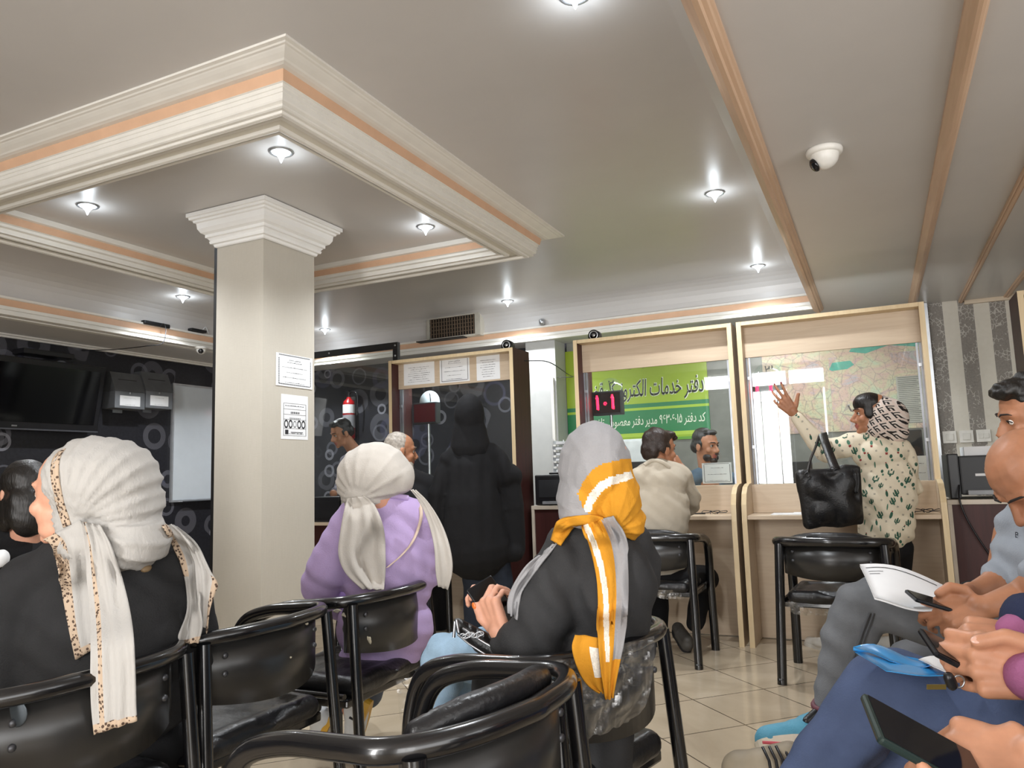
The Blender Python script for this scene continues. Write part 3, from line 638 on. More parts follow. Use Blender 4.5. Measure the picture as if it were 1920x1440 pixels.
wallmap('pastel wall map with a printed legend column, in front of the wider map', -.325, .40, 1.36, 2.01, YW-.014, 2, ((.0, .84), (.03, .82), (.2, .83), (.28, .88), (.24, .94), (.04, .93)), (.19, .39, 1.4, 1.8))
# ---- papers, monitors and people-side things behind the glass
a, b = Yp(1316, 868, CY+.14), Yp(1374, 906, CY+.14); sheet('desk_notice', 'bordered letter paper stuck low inside the second counter glass', ((a[0]+b[0])/2, CY+.134, (a[2]+b[2])/2), (1, 0, 0), (0, 0, 1), b[0]-a[0], a[2]-b[2]-.004, None, 3, True, thick=.001)
def monitor(label, x, y, z=.7465, w=.46, h=.30, rz=0., group='computer screens behind the counters'):
    t = thing('computer_monitor', label, 'monitor', (x, y, z), rz, group)
    MB().box((-w/2, -.02, .10), (w/2, .02, .10+h), bev=.008).build('housing', BLACK, t, True)
    MB().box((-w/2+.015, .0203, .115), (w/2-.015, .0215, .10+h-.015)).build('screen', mat('screen_dark', '#0c0d10', .12), t, True)
    MB().tube([(0, -.03, .01), (0, -.03, .2)], .018, 10).box((-.1, -.09, 0), (.1, .06, .012), bev=.004).build('stand', BLACK, t, True); return t
monitor('black computer screen back by the second counter glass, below the green banner', -1.66, 5.62, w=.42, h=.30)
monitor('black computer screen back behind the third counter glass, left part', -.62, 5.62, w=.42, h=.26, rz=.2)
monitor('black square screen behind the cactus shirt shoulder, right part of third counter', .12, 5.60, w=.3, h=.44, rz=-.1)
monitor('black screen on the desk behind the first counter glass', -3.0, 5.62, w=.4, h=.26)
t = thing('staff_printer', 'white printer in front of the green banner, left of the seated man', 'printer', (-1.86, 6.2, .745))
MB().box((-2.02, 6.1, 1.08), (-1.62, 6.5, 1.34), bev=.02).build('housing', mat('printer_white', '#d5d8d8', .45), t); MB().box((-1.74, 6.094, 1.115), (-1.64, 6.099, 1.14)).build('badge', DARK, t)
MB().box((-2.1, 6.05, .0), (-1.55, 6.55, 1.079)).build('stand_cabinet', mat('cabinet_grey', '#4c4d50', .5), t)
a = Yp(1712, 855, 5.45); b = Yp(1744, 905, 5.45); sheet('desk_notice', 'handwritten white sheet standing low inside the third counter glass, at its right end', ((a[0]+b[0])/2, 5.45, (a[2]+b[2])/2-.01), (1, 0, 0), (0, 0, 1), b[0]-a[0], a[2]-b[2]+.02, None, 3, False)
# ---- pens on a cord lying on the shelves
def cordpen(x, y, label, z=.785):
    t = thing('pen_on_cord', label, 'pen', (x, y, z), group='pens on cords'); m = MB(); rs = random.Random(int(x*100))
    m.tube([(x-.16, y-.01, z+.005), (x-.03, y+.004, z+.007)], [.0035, .005], 8); m.build('pen', BLACK, t)
    pts = [(x-.03+.03*math.cos(k*1.1)*(1+.6*rs.random())+k*.008, y+.02*math.sin(k*1.3), z+.004+.02*abs(math.sin(k*.9))) for k in range(15)]; MB().tube(spline(pts, 4), .0022, 6).build('cord', DARK, t)
cordpen(-1.0, 5.0, 'black pen with coiled cord on the second counter shelf'); cordpen(.2, 5.0, 'black pen with tangled cord on the third counter shelf, right end')
tag(MB().box((-.62, 4.92, .784), (-.33, 5.10, .787)).box((-.50, 4.95, .7872), (-.27, 5.12, .79)).build('loose_papers', PAPER), 'loose white papers on the third counter shelf beside the black tote bag', 'papers')
# ---- low cabinets and printers in the gaps between counters
def cabinet(label, x0, x1, top):
    t = thing('side_cabinet', label, 'cabinet', ((x0+x1)/2, 5.4, 0), group='low cabinets between the counters')
    MB().box((x0, 5.32, .0), (x1, 5.85, top-.03)).build('body', MAHO, t); MB().box((x0-.005, 5.305, top-.029), (x1+.005, 5.86, top), bev=.002).build('worktop', mat('worktop_cream', '#cfc3b2', .4), t)
    MB().box((x0-.004, 5.306, 0), (x0+.018, 5.319, top-.0295)).build('edge_strip', mat('worktop_cream', '#cfc3b2', .4), t); return t
cabinet('low mahogany cabinet with cream edge between the first two counters', -2.39, -1.96, .84); cabinet('low mahogany cabinet with cream top between the third counter and the right one', .36, .775, .845)
t = thing('laser_printer', 'black laser printer on the low cabinet between the first two counters', 'printer', (-2.2, 5.5, .841))
MB().box((-2.375, 5.34, .841), (-2.0, 5.8, 1.07), bev=.012).build('housing', BLACK, t); MB().box((-2.34, 5.336, .9), (-2.05, 5.3395, 1.03), bev=.001).build('front_cover', DARK, t); MB().box((-2.3, 5.30, .85), (-2.06, 5.338, .872), bev=.003).build('paper_tray', mat('tray_grey', '#8b8d90', .4), t)
MB().box((-2.385, 5.45, 1.0), (-2.3755, 5.55, 1.04)).build('side_button', DARK, t)
tag(MB().box((-2.30, 5.45, 1.071), (-2.03, 5.7, 1.085), bev=.003).build('closed_laptop', BLACK), 'flat black case lying on top of the laser printer by the letter trays', 'case')
for k in range(6):
    zz = 1.0855+k*.043; m = MB(); x0, x1, y0, y1 = -2.27+.004*(k % 2), -2.03, 5.46, 5.69
    m.box((x0, y0, zz), (x1, y1, zz+.005)).box((x0, y0, zz+.005), (x0+.004, y1, zz+.03)).box((x1-.004, y0, zz+.005), (x1, y1, zz+.03)).box((x0, y1-.004, zz+.005), (x1, y1, zz+.03)).box((x0+.02, y0+.02, zz+.006), (x1-.02, y1-.02, zz+.02))
    for xx in (x0, x1-.006):
        for y_ in (y0, y1-.006): m.box((xx, y_, zz+.03), (xx+.006, y_+.006, zz+.043))
    tag(m.build('letter_tray', mat('tray_white', '#dcdedf', .4)), ['bottom letter tray of the white stack beside the grey pillar', 'second letter tray from the bottom of the white stack', 'third letter tray from the bottom of the white stack', 'third letter tray from the top of the white stack', 'second letter tray from the top of the white stack', 'topmost letter tray of the white stack beside the grey pillar'][k], 'tray', 'stacked white letter trays')
t = thing('laser_printer', 'black laser printer with green strip on the cabinet right of the third counter', 'printer', (.57, 5.5, .846))
MB().box((.38, 5.36, .846), (.44, 5.8, 1.12), bev=.008).build('side_tower', BLACK, t); MB().box((.441, 5.36, .87), (.77, 5.8, 1.105), bev=.01).build('housing', DARK, t)
MB().box((.60, 5.355, 1.07), (.76, 5.3595, 1.095)).build('green_strip', mat('strip_green', '#2f9a6b', .4), t); MB().box((.57, 5.354, 1.0), (.76, 5.3585, 1.03)).box((.52, 5.354, .982), (.66, 5.3585, .997)).build('label', PAPER, t)
MB().box((.47, 5.31, .872), (.765, 5.3585, .9), bev=.004).build('paper_tray', mat('tray_grey', '#8b8d90', .4), t); MB().tube(spline([(.43, 5.35, .93), (.42, 5.29, .84), (.46, 5.29, .7), (.56, 5.3, .5), (.65, 5.3, .4)], 5), .005, 6).build('power_cable', BLACK, t)
tag(MB().box((.48, 5.42, 1.106), (.765, 5.68, 1.16)).build('paper_stack', PAPER), 'block of white printer paper lying on the printer right of the third counter', 'paper')
for k, (x, lb) in enumerate(((.545, 'white wall switch nearest the third counter on the striped wallpaper'), (.665, 'white framed wall switch, middle of the three on the striped wallpaper'), (.785, 'white double socket plate right of the two wall switches'))):
    t = thing('wall_switch', lb, 'switch', (x, YW-.001, 1.27), group='switches on the striped wallpaper')
    MB().box((x-.05, YW-.012, 1.22), (x+.05, YW-.001, 1.32), bev=.003).build('plate', mat('switch_white', '#dcd8d0', .4), t); m = MB()
    if k < 2: m.box((x-.028, YW-.017, 1.243), (x+.028, YW-.0125, 1.297), bev=.002)
    else: m.box((x-.036, YW-.016, 1.25), (x-.004, YW-.0125, 1.29), bev=.002).box((x+.004, YW-.016, 1.25), (x+.036, YW-.0125, 1.29), bev=.002)
    m.build('rocker', mat('switch_rocker', '#cfcbc2', .35), t)
tag(MB().box((.45, YW-.05, 0), (.474, YW-.001, ZS-.002)).build('corner_channel', STEEL), 'upright metal channel between the maps and the striped wallpaper', 'channel')
# ---- glazed partition left of the first counter
PY = 5.5
a = Yp(745, 641, PY); fx1, fz = a[0], a[2]; fx0 = fx1-1.25
t = thing('glazed_partition', 'black framed glass partition behind the column, left of the first counter', 'partition', ((fx0+fx1)/2, PY, 0))
MB().box((fx0, PY, fz-.055), (fx1, PY+.04, fz)).box((fx1-.05, PY, 0), (fx1, PY+.04, fz-.0555)).box((fx0, PY, 0), (fx0+.05, PY+.04, fz-.0555)).build('frame', mat('frame_black', '#1d1c1d', .45), t)
MB().box((fx0+.0505, PY+.015, .74), (fx1-.0505, PY+.021, fz-.056)).build('glass_pane', GLASS, t)
m = MB()
for (x, z) in ((fx1-.025, fz-.12), (fx1-.025, fz-.028), (fx0+.5, fz-.028), (fx1-.025, fz-.5)): m.lathe([(0, .004), (.009, .003), (.009, 0)], (x, PY-.0005, z), (0, -1, 0), 10)
m.build('screws', STEEL, t)
MB().box((fx0+.051, PY-.28, .70), (fx1-.051, PY+.16, .725)).build('desk_top', WOOD, t); MB().box((fx0+.051, PY-.05, 0), (fx1-.051, PY-.03, .699)).build('front_panel', MAHO, t)
t = thing('computer_case', 'beige computer case on the desk behind the lavender shirt, beside a black box', 'computer', (-4.1, 5.4, .726))
MB().box((-4.14, 5.25, .726), (-4.0, 5.45, 1.05), bev=.006).build('housing', mat('case_beige', '#a9a69c', .5), t); MB().box((-4.12, 5.246, .95), (-4.02, 5.249, 1.03)).box((-4.12, 5.246, .78), (-4.07, 5.249, .82)).build('drive_bay', DARK, t)
tag(MB().box((-4.45, 5.25, .726), (-4.16, 5.46, .94), bev=.01).box((-4.44, 5.246, .76), (-4.17, 5.25, .9)).build('document_scanner', BLACK), 'black document machine on the desk between the column and the beige computer case', 'scanner')
# ---- fire extinguisher on the back wall
a = Yp(655, 740, YW-.08); ex, ez = a[0], a[2]
t = thing('fire_extinguisher', 'red fire extinguisher hung on the dark ring wallpaper behind the partition', 'extinguisher', (ex, YW-.09, ez-.5))
MB().lathe([(0, 0), (.06, 0), (.07, .02), (.07, .40), (.06, .44), (.028, .47), (.022, .49), (.0, .49)], (ex, YW-.09, ez-.52), seg=28).build('cylinder', mat('extinguisher_red', '#9c1418', .3), t)
MB().lathe([(.0712, .30), (.0712, .40)], (ex, YW-.09, ez-.52), seg=28, k=0).lathe([(.0712, .13), (.0712, .28)], (ex, YW-.09, ez-.52), seg=28, k=1).build('label', [PAPER, mat('label_grey', '#9a9aa0', .5)], t)
MB().tube([(ex, YW-.09, ez-.03), (ex, YW-.09, ez+.03)], .016, 10).box((ex-.01, YW-.13, ez+.03), (ex+.01, YW-.06, ez+.045)).tube(spline([(ex, YW-.09, ez), (ex+.06, YW-.1, ez+.03), (ex+.13, YW-.1, ez-.02), (ex+.12, YW-.1, ez-.25)], 5), .009, 8).build('valve_and_hose', BLACK, t)
MB().box((ex-.03, YW-.019, ez-.2), (ex+.03, YW-.001, ez-.02)).build('wall_mount', STEEL, t)
# ---- left wall: television, ballot boxes, whiteboard, camera
TT, TB = Xp(205, 688, -6.36), Xp(183, 812, -6.47)
t = thing('television', 'large black flat television tilted on the dark ring wallpaper', 'television', (-6.5, 4.1, 1.6))
y1, z1, z0 = TT[1], TT[2], TB[2]; Mx = Matrix.Translation((-6.47, 0, z0)) @ Matrix.Rotation(math.atan2(.11, z1-z0), 4, 'Y')
hh = z1-z0; MB().box((-.06, y1-1.5, 0), (0, y1-.02, hh), bev=.012, mtx=Mx).build('housing', BLACK, t)
MB().box((.0005, y1-1.45, .07), (.003, y1-.07, hh-.05), mtx=Mx).build('screen', mat('tv_screen', '#08080a', .08), t); MB().box((.0005, y1-1.5, .004), (.006, y1-.02, .016), mtx=Mx).build('lower_trim', mat('tv_trim', '#4a4b50', .3), t)
MB().box((.0005, y1-.80, .03), (.003, y1-.755, .042), mtx=Mx).build('badge', STEEL, t); MB().box((XW+.001, y1-.9, z0+.2), (-6.50, y1-.6, z0+.3)).build('wall_mount', STEEL, t)
tag(MB().box((XW+.001, 3.95, 2.235), (XW+.16, 4.40, 2.28), bev=.005).build('set_top_box', BLACK), 'black receiver box on the wall just above the television', 'receiver')
for k, (xa, xb, lb) in enumerate(((215, 271, 'grey sloped suggestion box nearest the television'), (273, 323, 'grey sloped suggestion box nearest the whiteboard'))):
    fa, fb = Xp(xa, 764, -6.42), Xp(xb, 769, -6.42); ta = Xp(xa-2, 697, -6.50); y0, y1 = fa[1], fb[1]; zb = fa[2]; zt = ta[2]; zm = zb+(zt-zb)*.46
    t = thing('suggestion_box', lb, 'box', (XW, (y0+y1)/2, zb), group='suggestion boxes on the left wall'); GB = mat('box_grey_metal', '#73767a', .45, .3)
    pf = [(XW+.001, zb), (-6.42, zb), (-6.42, zm), (XW+.001, zm)]; MB().prism([(x, y0, z) for x, z in pf], (0, y1-y0, 0)).build('body', GB, t)
    pf = [(XW+.001, zm+.001), (-6.412, zm+.001), (-6.50, zt), (XW+.001, zt)]; MB().prism([(x, y0-.003, z) for x, z in pf], (0, y1-y0+.006, 0)).build('lid', mat('box_grey_lid', '#5c5e60', .5, .2), t)
    yc = (y0+y1)/2; q = lambda u: (-6.412-.088*u, zm+(zt-zm)*u)
    (xa_, za_), (xb_, zb_) = q(.60), q(.64); MB().add([(xa_+.002, yc-.1, za_), (xa_+.002, yc+.1, za_), (xb_+.002, yc+.1, zb_), (xb_+.002, yc-.1, zb_)], [(0, 1, 2, 3)]).build('slot', BLACK, t)
    MB().box((XW+.0005, yc-.05, zb-.03), (XW+.008, yc+.05, zb-.001)).build('wall_mount', STEEL, t)
    sheet('label', '', (-6.4195, yc, zb+(zm-zb)*.45), (0, 1, 0), (0, 0, 1), (y1-y0)*.68, (zm-zb)*.6, None, 2, False, t, .001); MB().lathe([(.011, 0), (.011, .006), (0, .007)], (-6.4195, yc, zm-.014), (1, 0, 0), 12).build('lock', STEEL, t)
wa, wb = Xp(327, 722, XW+.02), Xp(327, 938, XW+.02)
t = thing('whiteboard', 'whiteboard in an aluminium frame on the dark wallpaper beside the column', 'whiteboard', (XW, wa[1]+.5, wb[2]))
y0, y1, z0, z1 = wa[1], 6.75, wb[2], wa[2]; MB().box((XW+.001, y0, z0), (XW+.016, y1, z1)).build('board', mat('whiteboard_face', '#cfd6dc', .12, var=.02, coat=.5), t)
MB().box((XW+.001, y0-.02, z0-.02), (XW+.026, y0, z1+.02)).box((XW+.001, y1, z0-.02), (XW+.026, y1+.02, z1+.02)).box((XW+.001, y0, z1), (XW+.026, y1, z1+.02)).box((XW+.001, y0, z0-.02), (XW+.026, y1, z0)).build('frame', mat('frame_alu', '#c3c6ca', .35, .6), t)
MB().box((XW+.027, y0+.1, z0-.02), (XW+.06, y1-.2, z0-.012)).build('pen_tray', STEEL, t)
def dome(label, c0, fwd, s=1.):
    t = thing('dome_camera', label, 'camera', c0, group='dome security cameras'); cc = V3(c0); f = V3(fwd)/np.linalg.norm(fwd)
    DW = mat('dome_white', '#e2e0da', .35); MB().lathe([(0, 0), (.062*s, 0), (.064*s, -.006*s), (.062*s, -.018*s), (.055*s, -.022*s), (0, -.022*s)], cc-V3(0, 0, .0006), seg=28).build('base', DW, t)
    r = .05*s; MB().lathe([(r*math.cos(a), -.0225*s-r*math.sin(a)*1.05) for a in np.linspace(0, math.pi/2, 9)], cc, seg=28).build('dome', DW, t)
    b = cc+V3(0, 0, -.038*s)+f*r*.80; MB().lathe([(0, .012*s), (.018*s, .012*s), (.024*s, .008*s), (.026*s, 0), (.0, -.01*s)], b, f, 20).build('lens_window', mat('lens_black', '#0c0c10', .1), t); return t
dome('white dome camera on the pale ceiling between the tan strips', Zp(1545, 280, ZS), (-.8, -.25, -.45), 1.15); q_ = Zp(377, 651, ZS); dome('small white dome camera under the soffit above the whiteboard', q_, (.7, -.7, -.2), .95)
a = Xp(293, 608, RX0+.03); t = thing('sensor_bar', 'black sensor bar with a thin cable on the cornice above the television wall', 'sensor', (a[0], a[1], ZS+.145))
MB().box((a[0]-.03, a[1]-.14, a[2]-.022), (a[0]+.02, a[1]+.14, a[2]+.018), bev=.012).build('bar', BLACK, t); MB().tube([(a[0], a[1], ZS+.146), (a[0], a[1], a[2]-.02)], .012, 8).build('mount_foot', BLACK, t)
MB().tube(spline([(a[0]+.02, a[1]+.02, a[2]-.02), (a[0]+.05, a[1]+.04, ZS+.15), (a[0]+.09, a[1]+.03, ZS+.08), (a[0]+.085, a[1]-.0, ZS-.04), (a[0]-.05, a[1]-.06, ZS-.06), (XW+.35, a[1]-.1, ZS-.06), (XW+.03, a[1]-.2, ZS-.05)], 6), .004, 6).build('cable', DARK, t)
a = Xp(370, 628, RX0+.03); t = thing('wifi_router', 'small black router on the cornice near the column', 'router', (a[0], a[1], ZS+.145)); MB().box((a[0]-.03, a[1]-.09, ZS+.146), (a[0]+.03, a[1]+.09, ZS+.172), bev=.006).build('case', BLACK, t); MB().tube(spline([(a[0], a[1]+.06, ZS+.17), (a[0], a[1]+.1, ZS+.21), (a[0], a[1]+.14, ZS+.15)], 5), .005, 6).build('antenna', PAPER, t)
# ---- speakers on the counters, air vent, small sensor on the cornice
for (x, y, lb) in ((952, 643, 'round black speaker on top of the first counter'), (1115, 625, 'round black speaker on top of the second counter')):
    a = Yp(x, y, CY+.15); t = thing('counter_speaker', lb, 'speaker', (a[0], CY+.15, CTOP), group='speakers on the counters'); zc = CTOP+.045
    MB().box((a[0]-.042, CY+.12, CTOP+.0005), (a[0]+.042, CY+.19, zc)).lathe([(0, .07), (.042, .07), (.042, 0), (0, 0)], (a[0], CY+.19, zc), (0, -1, 0), 24).build('case', BLACK, t); MB().lathe([(.034, 0), (.03, .004), (.027, 0)], (a[0], CY+.1195, zc), (0, -1, 0), 24).lathe([(.012, 0), (0, .006)], (a[0], CY+.1195, zc), (0, -1, 0), 16).build('ring', STEEL, t)
q0, q1 = Yp(808, 645, RY1-.1), Yp(893, 634, RY1-.1); ax0, ax1 = q0[0], q1[0]; az0, az1 = ZS+.13, ZS+.33
t = thing('air_vent', 'rusty louvred air outlet on the recess edge above the first counter', 'vent', ((ax0+ax1)/2, RY1, az0))
MB().box((ax0-.05, RY1-.10, az0-.02), (ax1+.05, RY1-.001, az1+.06)).build('duct', CREAM, t)
MB().box((ax0-.03, RY1-.125, az0-.02), (ax0, RY1-.1005, az1+.03)).box((ax1, RY1-.125, az0-.02), (ax1+.05, RY1-.1005, az1+.03)).box((ax0, RY1-.125, az1), (ax1, RY1-.1005, az1+.03)).build('frame', mat('vent_frame', '#b9b4a8', .5), t)
MB().box((ax0, RY1-.106, az0), (ax1, RY1-.1003, az1)).build('opening', mat('vent_dark', '#1b1613', .9), t); m = MB(); nb = 17
for k in range(nb): x = ax0+(ax1-ax0)*(k+.5)/nb; m.box((x-.004, RY1-.122, az0), (x+.004, RY1-.108, az1))
for k in range(1, 5): z = az0+(az1-az0)*k/5; m.box((ax0, RY1-.1175, z-.003), (ax1, RY1-.1115, z+.003))
m.build('grille', mat('vent_rust', '#6b5a49', .6), t); MB().box((ax0-.12, RY1-.2, az0-.04), (ax1-.1, RY1-.11, az0-.03)).build('drip_flap', mat('vent_flap', '#2c2825', .6), t)
a = Yp(1017, 617, RY1-.03); tag(MB().lathe([(0, 0), (.028, 0), (.03, .05), (.02, .06), (0, .06)], (a[0], RY1-.035, ZS+.1455), seg=16).build('ceiling_sensor', STEEL), 'small silver cylinder standing on the cornice above the gap between counters', 'sensor')
tag(MB().tube(spline([(-2.43, CY+.2, 1.96), (-2.33, 5.6, 1.97), (-2.4, 6.2, 1.94), (-2.6, 6.85, 2.0), (-2.79, 6.92, 2.02)], 6), .004, 6).build('loose_cable', BLACK), 'thin black cable sagging from the first counter to the green banner', 'cable')
# ---- fluorescent battens under the counters' top boards, behind the headers
TUBEL = glow('fluorescent_tube', '#eef5ff', 8.)
BAT = []
for (x, lb) in ((-.229, 'fluorescent batten behind the header of the third counter'), (-1.38, 'fluorescent batten behind the header of the second counter'), (-3.0, 'fluorescent batten behind the header of the first counter')):
    t = thing('fluorescent_batten', lb, 'ceiling light', (x, 5.38, CTOP-.026), group='fluorescent battens behind the counter headers'); z = CTOP-.026
    MB().box((x-.42, 5.35, z-.03), (x+.42, 5.43, z), bev=.006).build('mounting_housing', WHITE, t); MB().tube([(x-.41, 5.39, z-.045), (x+.41, 5.39, z-.045)], .012, 12).build('tube', TUBEL, t); BAT.append((x, z-.07))
# ---- downlights with crystal drops
LED = glow('downlight_led', '#e8f4ff', 28.); m_ring = STEEL; CRY = glow('crystal_lit', '#e6f2ff', 14.)
LPOS = []
def downlight(x, y, z, label, power):
    t = thing('crystal_downlight', label, 'ceiling light', (x, y, z), group='crystal ceiling downlights')
    MB().lathe([(.044, .001), (.05, -.006), (.058, -.006), (.062, -.001), (.062, .001)], (x, y, z-.002), seg=24).build('ring', STEEL, t)
    MB().lathe([(0, 0), (.044, 0), (.044, -.004), (0, -.004)], (x, y, z-.002), seg=24).build('lamp', LED, t)
    MB().lathe([(.0, -.0065), (.032, -.0065), (.028, -.016), (.016, -.026), (.009, -.040), (.004, -.054), (0, -.060)], (x, y, z), seg=12).build('crystal_drop', CRY, t)
    LPOS.append((x, y, z-.09, power)); return t
for (x, y, z, lb, p) in ((-2.56, 2.79, ZI, 'crystal downlight in the front corner of the ceiling tray, above the column capital', 1), (-4.03, 2.80, ZI, 'crystal downlight in the left part of the ceiling tray', 1), (-2.555, 4.13, ZI, 'crystal downlight at the right back of the ceiling tray', 1),
    (-5.47, 4.73, ZC, 'crystal downlight above the suggestion boxes, left of the column', 1.4), (-5.43, 6.62, ZC, 'crystal downlight at the back left, just right of the column', 1), (-3.11, 6.5, ZC, 'crystal downlight in front of the air outlet', 1), (-.77, 4.59, ZC, 'crystal downlight on the ceiling left of the tan strip, nearer one with long drop', 1), (-.777, 6.5, ZC, 'crystal downlight at the back right corner of the recess', 1), (-.83, 2.36, ZC, 'crystal downlight cut by the top edge of the picture', 1)): downlight(x, y, z-.0005, lb, p)
# ---- chairs: bent black tube, curved back board, vinyl seat
TUBE = mat('black_enamel', '#121214', .22, var=.1, spec=.6, coat=.3); VINYL = mat('black_vinyl', '#1b1b1d', .36, bump=.5, bscale=55, var=.2); BOARD = mat('back_board', '#2b2a29', .3, var=.2, vscale=4, spec=.55); SCUFF = mat('scuffed_foam', '#b5ac92', .8)
def arcp(x): return -.245+.10*(abs(x)/.24)**2.1                                 # the back curves forward at its ends
def m_plastic(name, amt=2.6):
    n = N(name); n.t.nodes.remove(n.b); tr = n.n('ShaderNodeBsdfTransparent'); tr.inputs[0].default_value = (.96, .96, .95, 1); gl = n.n('ShaderNodeBsdfGlossy'); gl.inputs['Roughness'].default_value = .22; df = n.n('ShaderNodeBsdfDiffuse'); df.inputs[0].default_value = lin('#cdc9c0')
    a = n.n('ShaderNodeMixShader'); a.inputs[0].default_value = .6; n.l(df.outputs[0], a.inputs[1]); n.l(gl.outputs[0], a.inputs[2]); b = n.n('ShaderNodeMixShader'); v = n.noise(n.coord(scale=(1, 1, .45)), 30, 6, .65, 1.)
    lw = n.n('ShaderNodeLayerWeight'); lw.inputs[0].default_value = .35; k = n.math('MINIMUM', n.math('ADD', n.math('MULTIPLY', n.math('POWER', v, 4.), amt), n.math('MULTIPLY', n.math('POWER', lw.outputs['Facing'], 1.5), .55)), .9); n.l(k, b.inputs[0]); n.l(tr.outputs[0], b.inputs[1]); n.l(a.outputs[0], b.inputs[2]); n.l(b.outputs[0], n.out.inputs[0]); MT[name] = n.m; return n.m
PLAST = m_plastic('clear_plastic')
def make_chair(label, loc, rz, W=.51, rt=.0175, ptop=.695):
    t = thing('tube_armchair', label, 'chair', loc, rz, 'black tube armchairs'); h = W/2
    half = [(h, .23, 0), (h-.005, .222, .40), (h-.003, .205, .55), (h, .16, .635), (h+.0, .06, .672), (h+.0, -.06, .685), (h-.004, -.14, .692), (h-.05, -.195, .696), (h-.13, -.232, .699), (0, -.25, .70)]
    pts = spline(half, 6); pts = pts+[V3(-p[0], p[1], p[2]) for p in pts[::-1][1:]]
    MB().tube(pts, rt*1.06, 14).build('arm_tube', TUBE, t, True)
    for s in (-1, 1):
        MB().tube([(s*(h+.0), -.245, .0), (s*(h-.022), -.19, .685)], rt, 12).lathe([(.0, 0), (.022, 0), (.022, .03), (.0, .03)], (s*(h+.0), -.245, 0), seg=12).build('rear_leg', TUBE, t, True)
    m = MB(); nx = 20; vs = []
    for i in range(nx+1):
        x = -h+.035+(W-.07)*i/nx; y = arcp(x)+.012; zb = .51+.03*(abs(x)/h)**2
        for (dy, z) in ((-.010, .685), (-.010, zb), (.004, zb), (.004, .685)): vs.append((x, y+dy, z))
    m.add(vs, [(i*4+j, i*4+(j+1) % 4, i*4+4+(j+1) % 4, i*4+4+j) for i in range(nx) for j in range(4)]+[(0, 1, 2, 3), tuple(nx*4+j for j in (3, 2, 1, 0))], 0, True); m.build('back_board', BOARD, t, True)
    prs = []; xs = [-h+.075+(W-.15)*i/16 for i in range(17)]
    for (zz, dy, rr) in ((.555, .046, .022), (.60, .05, .025), (.64, .05, .026), (ptop-.045, .049, .026), (ptop-.013, .042, .024)):
        q = [(x, arcp(x)+dy, zz-(.075*(abs(x)/h)**3 if zz > .66 else 0)) for x in xs]
        for i in range(16): prs.append(C(q[i], rr, q[i+1], rr))
    v, f = blob(prs, .011, 3); link_mesh('back_pad', v, f, VINYL, t, None, True, True)
    prs = [E((0, .0, .425), (h-.03, .215, .028))]+[C((sx*(h-.075), sy*.16, .42), .036, (-sx*(h-.075), sy*.16, .42), .036) for sx in (1,) for sy in (-1, 1)]+[C((sx*(h-.075), -.16, .42), .036, (sx*(h-.075), .16, .42), .036) for sx in (-1, 1)]+[E((0, 0, .41), (h-.05, .19, .03))]
    v, f = blob(prs, .011, 5, plus(lambda v, n: .0025*wob(v, 38, 3), folds(.003, 60, (.6, .8, 0), 4))); link_mesh('seat', v, f, VINYL, t, None, True, True)
    MB().box((-h+.02, -.17, .365), (h-.02, .19, .392), bev=.006).build('seat_frame', TUBE, t, True)
    for s in (-1, 1):
        m = MB(); m.tube([(s*(h-.018), -.16, .40), (s*h*.9, .21, .40)], .011, 8); m.build('seat_rail', TUBE, t, True)
        x = s*(h-.085); y = arcp(x)
        for zz in (.60, .645): MB().lathe([(0, .005), (.007, .004), (.008, 0)], (x, y, zz), (0, -1, 0), 10).build('bolt', mat('bolt_dark', '#55565a', .4, .6), t, True)
    return t
def retag(o, label): o['label'] = label; return o
proto = make_chair('black tube armchair at the front left, under the woman in the white crinkled scarf', (-1.55+.245, 1.125, 0), 0)
def put(o, back_mid, ang):
    """back_mid: floor point under the middle of the back rail; ang: direction the chair faces"""
    a = math.radians(ang); o.rotation_euler = (0, 0, a-math.pi/2); o.location = Vector((back_mid[0]+.25*math.cos(a), back_mid[1]+.25*math.sin(a), 0)); return o
CH1 = put(proto, (-1.455, 1.105), 180)
CH2 = retag(put(copy_tree(proto), (-1.487, 1.655), 180), 'empty black tube armchair between the two seated women in white scarves')
CH3 = retag(put(copy_tree(proto), (-1.49, 2.245), 182), 'black tube armchair under the woman in the lavender shirt')
CH4 = retag(put(copy_tree(proto), (-.515, 1.685), 167), 'black tube armchair wrapped in clear plastic under the woman in the grey and mustard scarf')
CH5 = put(make_chair('empty black tube armchair with a stitched back pad at the bottom centre', (0, 0, 0), 0, .50, .0185, .735), (-.535, 1.172), 172)
CH6 = put(make_chair('black tube armchair at the second counter, under the man in the beige shirt', (0, 0, 0), 0, .53, .0235, .735), (-1.23, 4.27), 90)
CH7 = retag(put(copy_tree(CH6), (-.255, 4.09), 86), 'empty black tube armchair at the third counter, under the black tote bag')
_f = Zp(842, 1183); CH8 = retag(put(copy_tree(CH6), (_f[0]-.25, _f[1]-.49), 90), 'black tube armchair at the first counter under the grey haired man')
CH9 = retag(put(copy_tree(proto), (.66, 2.24), 180), 'black tube armchair at the right under the man in the grey polo shirt')
CH10 = retag(put(copy_tree(proto), (.78, 1.47), 180), 'black tube armchair at the right under the man in the navy jacket')
CH12 = retag(put(copy_tree(proto), (.80, .88), 180), 'black tube armchair under the nearest man at the bottom right corner')
CH13 = retag(put(copy_tree(proto), (.86, 3.0), 180), 'black tube armchair under the bearded man at the right picture edge')
_q = P(42, 1090, 3.0); CH14 = retag(put(copy_tree(proto), (_q[0]+.20, _q[1]-.14), 150), 'black tube armchair under the person in black at the left picture edge')
bpy.context.view_layer.update()

